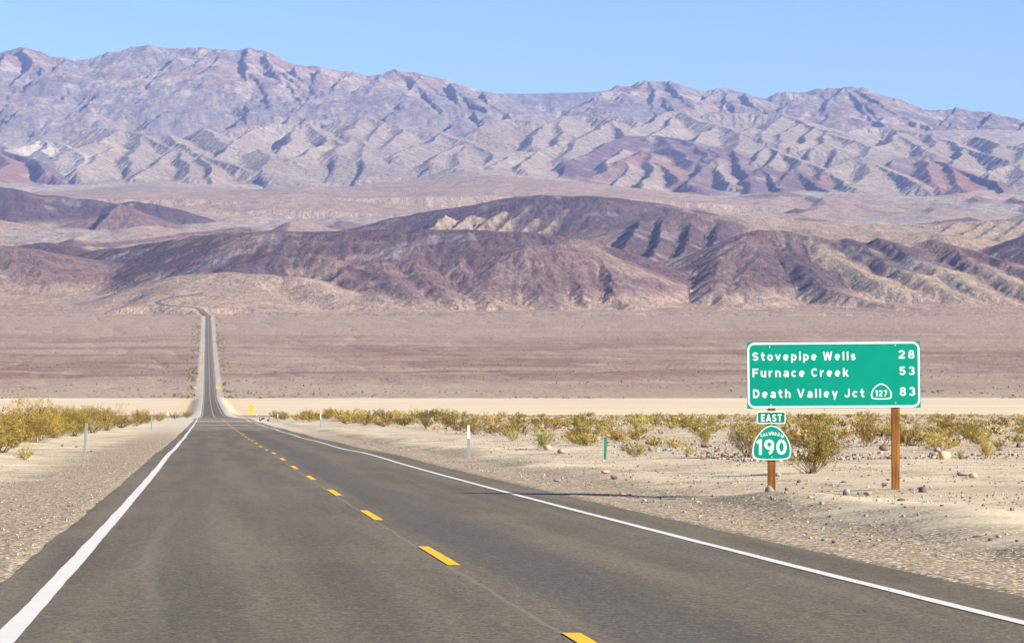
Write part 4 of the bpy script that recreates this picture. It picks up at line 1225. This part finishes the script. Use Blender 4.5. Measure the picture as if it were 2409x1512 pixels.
for _ in range(750):                                    # green verges of the far road
    Yv = 1640 + 2050 * rng.random() ** 1.3; sd = -1 if rng.random() < .55 else 1
    off = 10 + abs(rng.normal(0, 6))
    if vnoise(np.array([Yv / 70 + sd * 31]), np.array([sd * 2.0]), 77)[0] < rng.uniform(-.9, .35): continue
    pos.append((RX0 + RDIR * Yv + sd * off, Yv)); size.append(rng.uniform(.8, 1.8))
for _ in range(7000):
    Yv = 1900 + 1840 * rng.random() ** 0.9; Xv = rng.uniform(-0.25, 0.25) * Yv
    if abs(road_s(Xv, Yv)) < 14: continue
    pos.append((Xv, Yv)); size.append(rng.uniform(.3, .85))
pa = np.array(pos); gz_all = ground_z(pa[:, 0], pa[:, 1])
V, Fc = clump_verts(5, [(a, b, c) for (a, b), c in zip(pos, gz_all)], size, 3)
o = link('desert_scrub', mesh_from('desert_scrub', V, Fc)); give(o, 'scrub')
tag(o, 'tiny dull green scrub dotted over the far desert slope and road verges', 'scrub', kind='stuff')
# dry tufts filling the flat between the bushes
pos = []; size = []
while len(pos) < 2600:
    Yv = 85 + 560 * rng.random() ** 1.4; Xv = RX0 + RDIR * Yv + rng.uniform(14, 0.36 * Yv + 10)
    if abs(Xv) > 0.25 * Yv + 3 or vnoise(np.array([Xv / 9]), np.array([Yv / 22]), 66)[0] < rng.uniform(-.6, .4): continue
    pos.append((Xv, Yv)); size.append(rng.uniform(.18, .5))
pa = np.array(pos); gz_all = ground_z(pa[:, 0], pa[:, 1])
V, Fc = clump_verts(22, [(a, b, c) for (a, b), c in zip(pos, gz_all)], [q * .9 for q in size], 8)
o = link('dry_tufts', mesh_from('dry_tufts', V, Fc)); give(o, 'dry')
tag(o, 'low dry straw and olive tufts filling the stony flat between the bushes', 'dry grass', kind='stuff')
pos = []; size = []
for _ in range(160):                                    # brush on the lake bed by the road
    Yv = rng.uniform(900, 1050); Xv = rng.uniform(-0.24, 0.24) * Yv
    if abs(road_s(Xv, Yv)) < 14: continue
    pos.append((Xv, Yv)); size.append(rng.uniform(.4, .9))
pa = np.array(pos); gz_all = ground_z(pa[:, 0], pa[:, 1])
V, Fc = clump_verts(9, [(a, b, c) for (a, b), c in zip(pos, gz_all)], size, 4)
o = link('dry_brush', mesh_from('dry_brush', V, Fc)); give(o, 'dry')
tag(o, 'dry straw coloured brush along the near edge of the dry lake', 'brush', kind='stuff')

# ------------------------------------------------------------------ stones
def rock_mesh(seed, flat=0.7, rough=0.22, sub=2):
    bm = bmesh.new(); bmesh.ops.create_icosphere(bm, subdivisions=sub, radius=1.0)
    r = np.random.default_rng(seed)
    pl = [(Vector(r.normal(0, 1, 3)).normalized(), r.uniform(.55, .9)) for _ in range(9)]
    off = r.uniform(0, 50, 3)
    for v in bm.verts:
        p = v.co.copy()
        for nrm, d in pl:
            e_ = p.dot(nrm) - d
            if e_ > 0: p -= nrm * e_ * 0.85
        n_ = float(vnoise(np.array([v.co.x * 2 + off[0]]), np.array([v.co.y * 2 + v.co.z * 1.7 + off[1]]), seed)[0])
        p *= 1 + rough * 0.5 * n_
        p.z *= flat
        v.co = p
    me = bpy.data.meshes.new('stone'); bm.to_mesh(me); bm.free()
    if seed % 2: me.polygons.foreach_set('use_smooth', [True] * len(me.polygons))
    return me
ROCKS = {}
for mk in ('stoneA', 'stoneB', 'stoneC', 'stoneD'):
    ROCKS[mk] = []
    for i in range(4):
        me = rock_mesh(500 + i + 10 * ord(mk[-1]), (0.62, 0.75, 0.55, 0.8)[i]); me.materials.append(MAT[mk]); ROCKS[mk].append(me)
def stone(px, pbot, wpx, mk, label, aspect=1.0, var=0, group='stones on the right verge', name='stone'):
    x, y_, gz_ = ray_ground(px, pbot)
    r_ = wpx * y_ / F / 2
    o = link(name, ROCKS[mk][var]); o.location = (x, y_ + r_ * .5, gz_ + r_ * aspect * 0.45)
    o.scale = (r_, r_ * 0.85, r_ * aspect); o.rotation_euler = (0, 0, random.uniform(-.5, .5))
    tag(o, label, 'stone', group)
    return o
TR = [(1811, 1145, 25, 'stoneA', 'round grey boulder leaning on the foot of the left sign post', 1.25, 1), (2221, 1080, 33, 'stoneC', 'large cream boulder beside the small shrub right of the sign', 1.15, 3),
      (2268, 1119, 36, 'stoneA', 'long pale slab of rock lying right of the right sign post', 0.55, 0), (2290, 1124, 24, 'stoneC', 'rounded stone lying against the pale slab', 0.85, 1), (2170, 1158, 26, 'stoneD', 'grey angular stone right of the foot of the right post', 0.9, 3),
      (2108, 1148, 20, 'stoneA', 'flat grey stone in front of the right post', 0.6, 0), (2082, 1143, 18, 'stoneB', 'reddish stone against the left side of the right post', 1.0, 2), (2080, 1060, 26, 'stoneB', 'purple stone left of the right post, farther back', 0.9, 1),
      (1992, 1163, 20, 'stoneA', 'grey stone in front of the gap between the posts', 1.1, 3), (2042, 1165, 22, 'stoneA', 'blue grey stone left of the foot of the right post', 0.9, 2), (1985, 1135, 17, 'stoneD', 'dark flat stone between the posts', 0.5, 0),
      (1880, 1135, 14, 'stoneD', 'dark stone right of the left post', 0.8, 1), (1830, 1120, 16, 'stoneA', 'grey stone behind the left post', 0.9, 3), (1531, 1060, 16, 'stoneA', 'grey stone beside the green stake bush', 0.9, 1),
      (1320, 1066, 20, 'stoneA', 'blue grey rock right of the fresh green bush', 0.9, 3), (1288, 1058, 22, 'stoneC', 'tan boulder at the foot of the fresh green bush', 1.0, 1), (1424, 1113, 22, 'stoneC', 'pale flat rock below the green stake', 0.7, 0),
      (1446, 1127, 22, 'stoneB', 'reddish brown angular rock below the green stake', 1.0, 2), (1310, 1132, 18, 'stoneA', 'grey stone on the verge below the fresh green bush', 0.7, 0), (1516, 1180, 12, 'stoneC', 'small white pebble near the pavement edge', 1.1, 1),
      (1640, 1182, 16, 'stoneC', 'tan block on the sand near the shadow line', 0.7, 2), (1617, 1074, 14, 'stoneB', 'reddish stone beside the small upright bush', 0.9, 3), (1703, 1074, 18, 'stoneA', 'grey stone on the flat left of the shield', 0.9, 1),
      (1660, 1052, 26, 'stoneB', 'pinkish slab among the stones left of the shield', 0.7, 2), (2197, 1075, 14, 'stoneB', 'small dark red stone left of the cream boulder', 1.0, 1), (2205, 1062, 18, 'stoneA', 'grey stone behind the cream boulder', 0.9, 3),
      (2350, 1060, 20, 'stoneD', 'dark stone at the right among dry grass', 0.9, 0), (2396, 1052, 16, 'stoneD', 'dark purple stone at the right frame edge', 1.1, 3), (2120, 1178, 24, 'stoneD', 'flat brown stone below the foot of the right post', 0.5, 0),
      (2300, 1262, 26, 'stoneB', 'rust coloured flat shard on the lower right verge', 0.25, 2), (2330, 1272, 14, 'stoneD', 'dark clod on the lower right verge', 0.8, 1), (2380, 1200, 14, 'stoneB', 'purplish stone at the lower right', 0.8, 3),
      (1850, 1152, 10, 'stoneD', 'small dark pebble right of the left post foot', 1.0, 1), (1848, 1160, 9, 'stoneA', 'small grey pebble in front of the left post', 1.0, 3), (1905, 1172, 13, 'stoneC', 'tan pebble in front of the big bush', 0.8, 1),
      (2090, 1130, 12, 'stoneB', 'red stone behind the right post foot', .9, 2), (2115, 1125, 14, 'stoneB', 'red brown stone right of the right post', .8, 0)]
for i_, t in enumerate(TR):
    o = stone(*t)
    if i_ == 0:                                        # the boulder stands in front of the post foot
        bx_, by_ = at_depth(t[0], t[1], SY - 0.16)[0], SY - 0.16
        o.location = (bx_, by_, float(ground_z(bx_, by_)) + 0.075)
for px, pb, w_, lab in [(33, 1052, 9, 'dark stone above the round green shrub'), (147, 1049, 8, 'dark pebble on the left verge near the leaning post'), (180, 1052, 8, 'dark pebble left of the leaning post foot'), (192, 1015, 7, 'grey stone below the left row'), (215, 1062, 7, 'dark pebble left of the leaning post on the sand')]:
    stone(px, pb, w_, 'stoneD', lab, 0.8, 1, 'stones on the left verge')
# scattered countable stones
k = 0
while k < 230:
    px = rng.uniform(1130, 2460); pb = rng.uniform(1045, 1200)
    if pb > np.interp(px, [1130, 1500, 2408], [1085, 1150, 1260]): continue
    mk = ('stoneA', 'stoneB', 'stoneD', 'stoneC', 'stoneB')[int(rng.integers(5))]
    w_ = rng.uniform(3.0, 9.0) * np.interp(pb, [1040, 1200], [0.8, 1.2])
    stone(px, pb, w_, mk, 'small %s stone scattered on the sand around the distance sign' % {'stoneA': 'grey', 'stoneB': 'reddish', 'stoneC': 'pale', 'stoneD': 'dark'}[mk], rng.uniform(.6, 1.1), int(rng.integers(4)), 'small %s stones around the sign' % {'stoneA': 'grey', 'stoneB': 'reddish', 'stoneC': 'pale', 'stoneD': 'dark'}[mk])
    k += 1
# pebbles: one object
bm0 = bmesh.new(); bmesh.ops.create_icosphere(bm0, subdivisions=1, radius=1.0)
iv = np.array([v.co[:] for v in bm0.verts]); iff = [tuple(v.index for v in f.verts) for f in bm0.faces]; bm0.free()
def pebbles(name, n, fn, mats, label, seed):
    r = np.random.default_rng(seed)
    P = []
    while len(P) < n:
        c = fn(r)
        if c is not None: P.append(c)
    P = np.array(P); gz_ = ground_z(P[:, 0], P[:, 1])
    V = np.empty((n, len(iv), 3), np.float32)
    sc = P[:, 2][:, None, None]
    jit = r.uniform(.65, 1.25, (n, len(iv), 1))
    st = r.uniform(.6, 1.3, (n, 1, 3)) * np.array((1, 1, .7))
    V = iv[None] * jit * st * sc
    V[..., 0] += P[:, 0][:, None]; V[..., 1] += P[:, 1][:, None]; V[..., 2] += (gz_ + P[:, 2] * 0.25)[:, None]
    fi = np.array(iff, np.int32)
    FI = (fi[None] + (np.arange(n, dtype=np.int32) * len(iv))[:, None, None]).reshape(-1)
    me = bpy.data.meshes.new(name)
    me.vertices.add(n * len(iv)); me.vertices.foreach_set('co', V.astype(np.float32).ravel())
    me.loops.add(len(FI)); me.loops.foreach_set('vertex_index', FI)
    me.polygons.add(len(FI) // 3); me.polygons.foreach_set('loop_start', np.arange(0, len(FI), 3, dtype=np.int32))
    for m_ in mats: me.materials.append(MAT[m_])
    me.polygons.foreach_set('material_index', np.repeat(r.integers(0, len(mats), n), len(iff)).astype(np.int32))
    me.update(calc_edges=True)
    o = link(name, me); tag(o, label, 'gravel', kind='stuff')
def f_right(r):
    Yv = 22 + 110 * r.random() ** 1.4; s = 5.2 + 26 * r.random() ** 1.1
    x = RX0 + RDIR * Yv + s
    if abs(x) > 0.26 * Yv + 3: return None
    if s < 9 and r.random() < 0.3: return None
    if vnoise(np.array([x / 2.2]), np.array([Yv / 4.0]), 9)[0] < r.uniform(-0.9, 0.5): return None
    return (x, Yv, min(0.008 + abs(r.normal(0, .012)), .05))
def f_left(r):
    Yv = 24 + 110 * r.random() ** 1.3; s = -(4.4 + 16 * r.random() ** 1.3)
    x = RX0 + RDIR * Yv + s
    if x < -0.26 * Yv - 3: return None
    return (x, Yv, min(0.006 + abs(r.normal(0, .008)), .035))
def f_flat(r):
    Yv = 70 + 330 * r.random() ** 1.3; s = 13 + r.random() * 0.3 * Yv
    x = RX0 + RDIR * Yv + s
    if abs(x) > 0.25 * Yv + 3: return None
    if vnoise(np.array([x / 6]), np.array([Yv / 14.0]), 19)[0] < r.uniform(-0.6, 0.3): return None
    return (x, Yv, min(0.03 + abs(r.normal(0, .028)), .11))
pebbles('gravel_right', 9500, f_right, ('stoneA', 'stoneB', 'stoneD', 'stoneC', 'stoneA'), 'mixed gravel strewn over the right verge', 1)
pebbles('gravel_left', 6000, f_left, ('stoneA', 'stoneD', 'stoneA', 'stoneD', 'stoneC'), 'fine gravel on the left shoulder', 2)
pebbles('rubble_field', 14000, f_flat, ('stoneA', 'stoneB', 'stoneA', 'stoneD', 'stoneC'), 'reddish rubble covering the flat between the bushes', 3)
for n_ in ('gravel_right', 'gravel_left'): bpy.data.objects[n_].name = 'gravel'
# tyre scrap on the far right shoulder
x, y_, gz_ = ray_ground(622, 992)
bm = bmesh.new(); rr = random.Random(4)
for k in range(3):
    a0 = rr.uniform(0, 6.28); c0 = Vector((rr.uniform(-.35, .35), rr.uniform(-.2, .2), 0.05))
    prev = None
    for i in range(9):
        t = a0 + i * 0.22
        p = c0 + Vector((math.cos(t) * .45, math.sin(t) * .35, abs(math.sin(t * 1.3)) * .35))
        v1 = bm.verts.new(p); v2 = bm.verts.new(p + Vector((.03, .1, .22)))
        v3 = bm.verts.new(p + Vector((.0, .13, .22))); v4 = bm.verts.new(p + Vector((-.03, .03, 0)))
        if prev:
            for q in range(4): bm.faces.new((prev[q], prev[(q + 1) % 4], (v1, v2, v3, v4)[(q + 1) % 4], (v1, v2, v3, v4)[q]))
        prev = (v1, v2, v3, v4)
o = from_bm('tyre_scrap', bm, 'black'); o.location = (x, y_, gz_)
tag(o, 'torn black tyre scraps lying on the right shoulder of the far road', 'debris')

# ------------------------------------------------------------------ haze
bm = bmesh.new(); box_bm(bm, (0, 10450, 1240), (16400, 22900, 2530))
me = bpy.data.meshes.new('haze'); bm.to_mesh(me); bm.free()
hz = link('haze', me); hz['kind'] = 'stuff'
hm = bpy.data.materials.new('haze'); hm.use_nodes = True
hm.node_tree.nodes.clear()
ho = hm.node_tree.nodes.new('ShaderNodeOutputMaterial'); hv = hm.node_tree.nodes.new('ShaderNodeVolumePrincipled')
hv.inputs['Color'].default_value = (0.36, 0.49, 1.0, 1); hv.inputs['Density'].default_value = 2.9e-5
hv.inputs['Anisotropy'].default_value = 0.0
hm.node_tree.links.new(hv.outputs[0], ho.inputs['Volume'])
me.materials.append(hm)
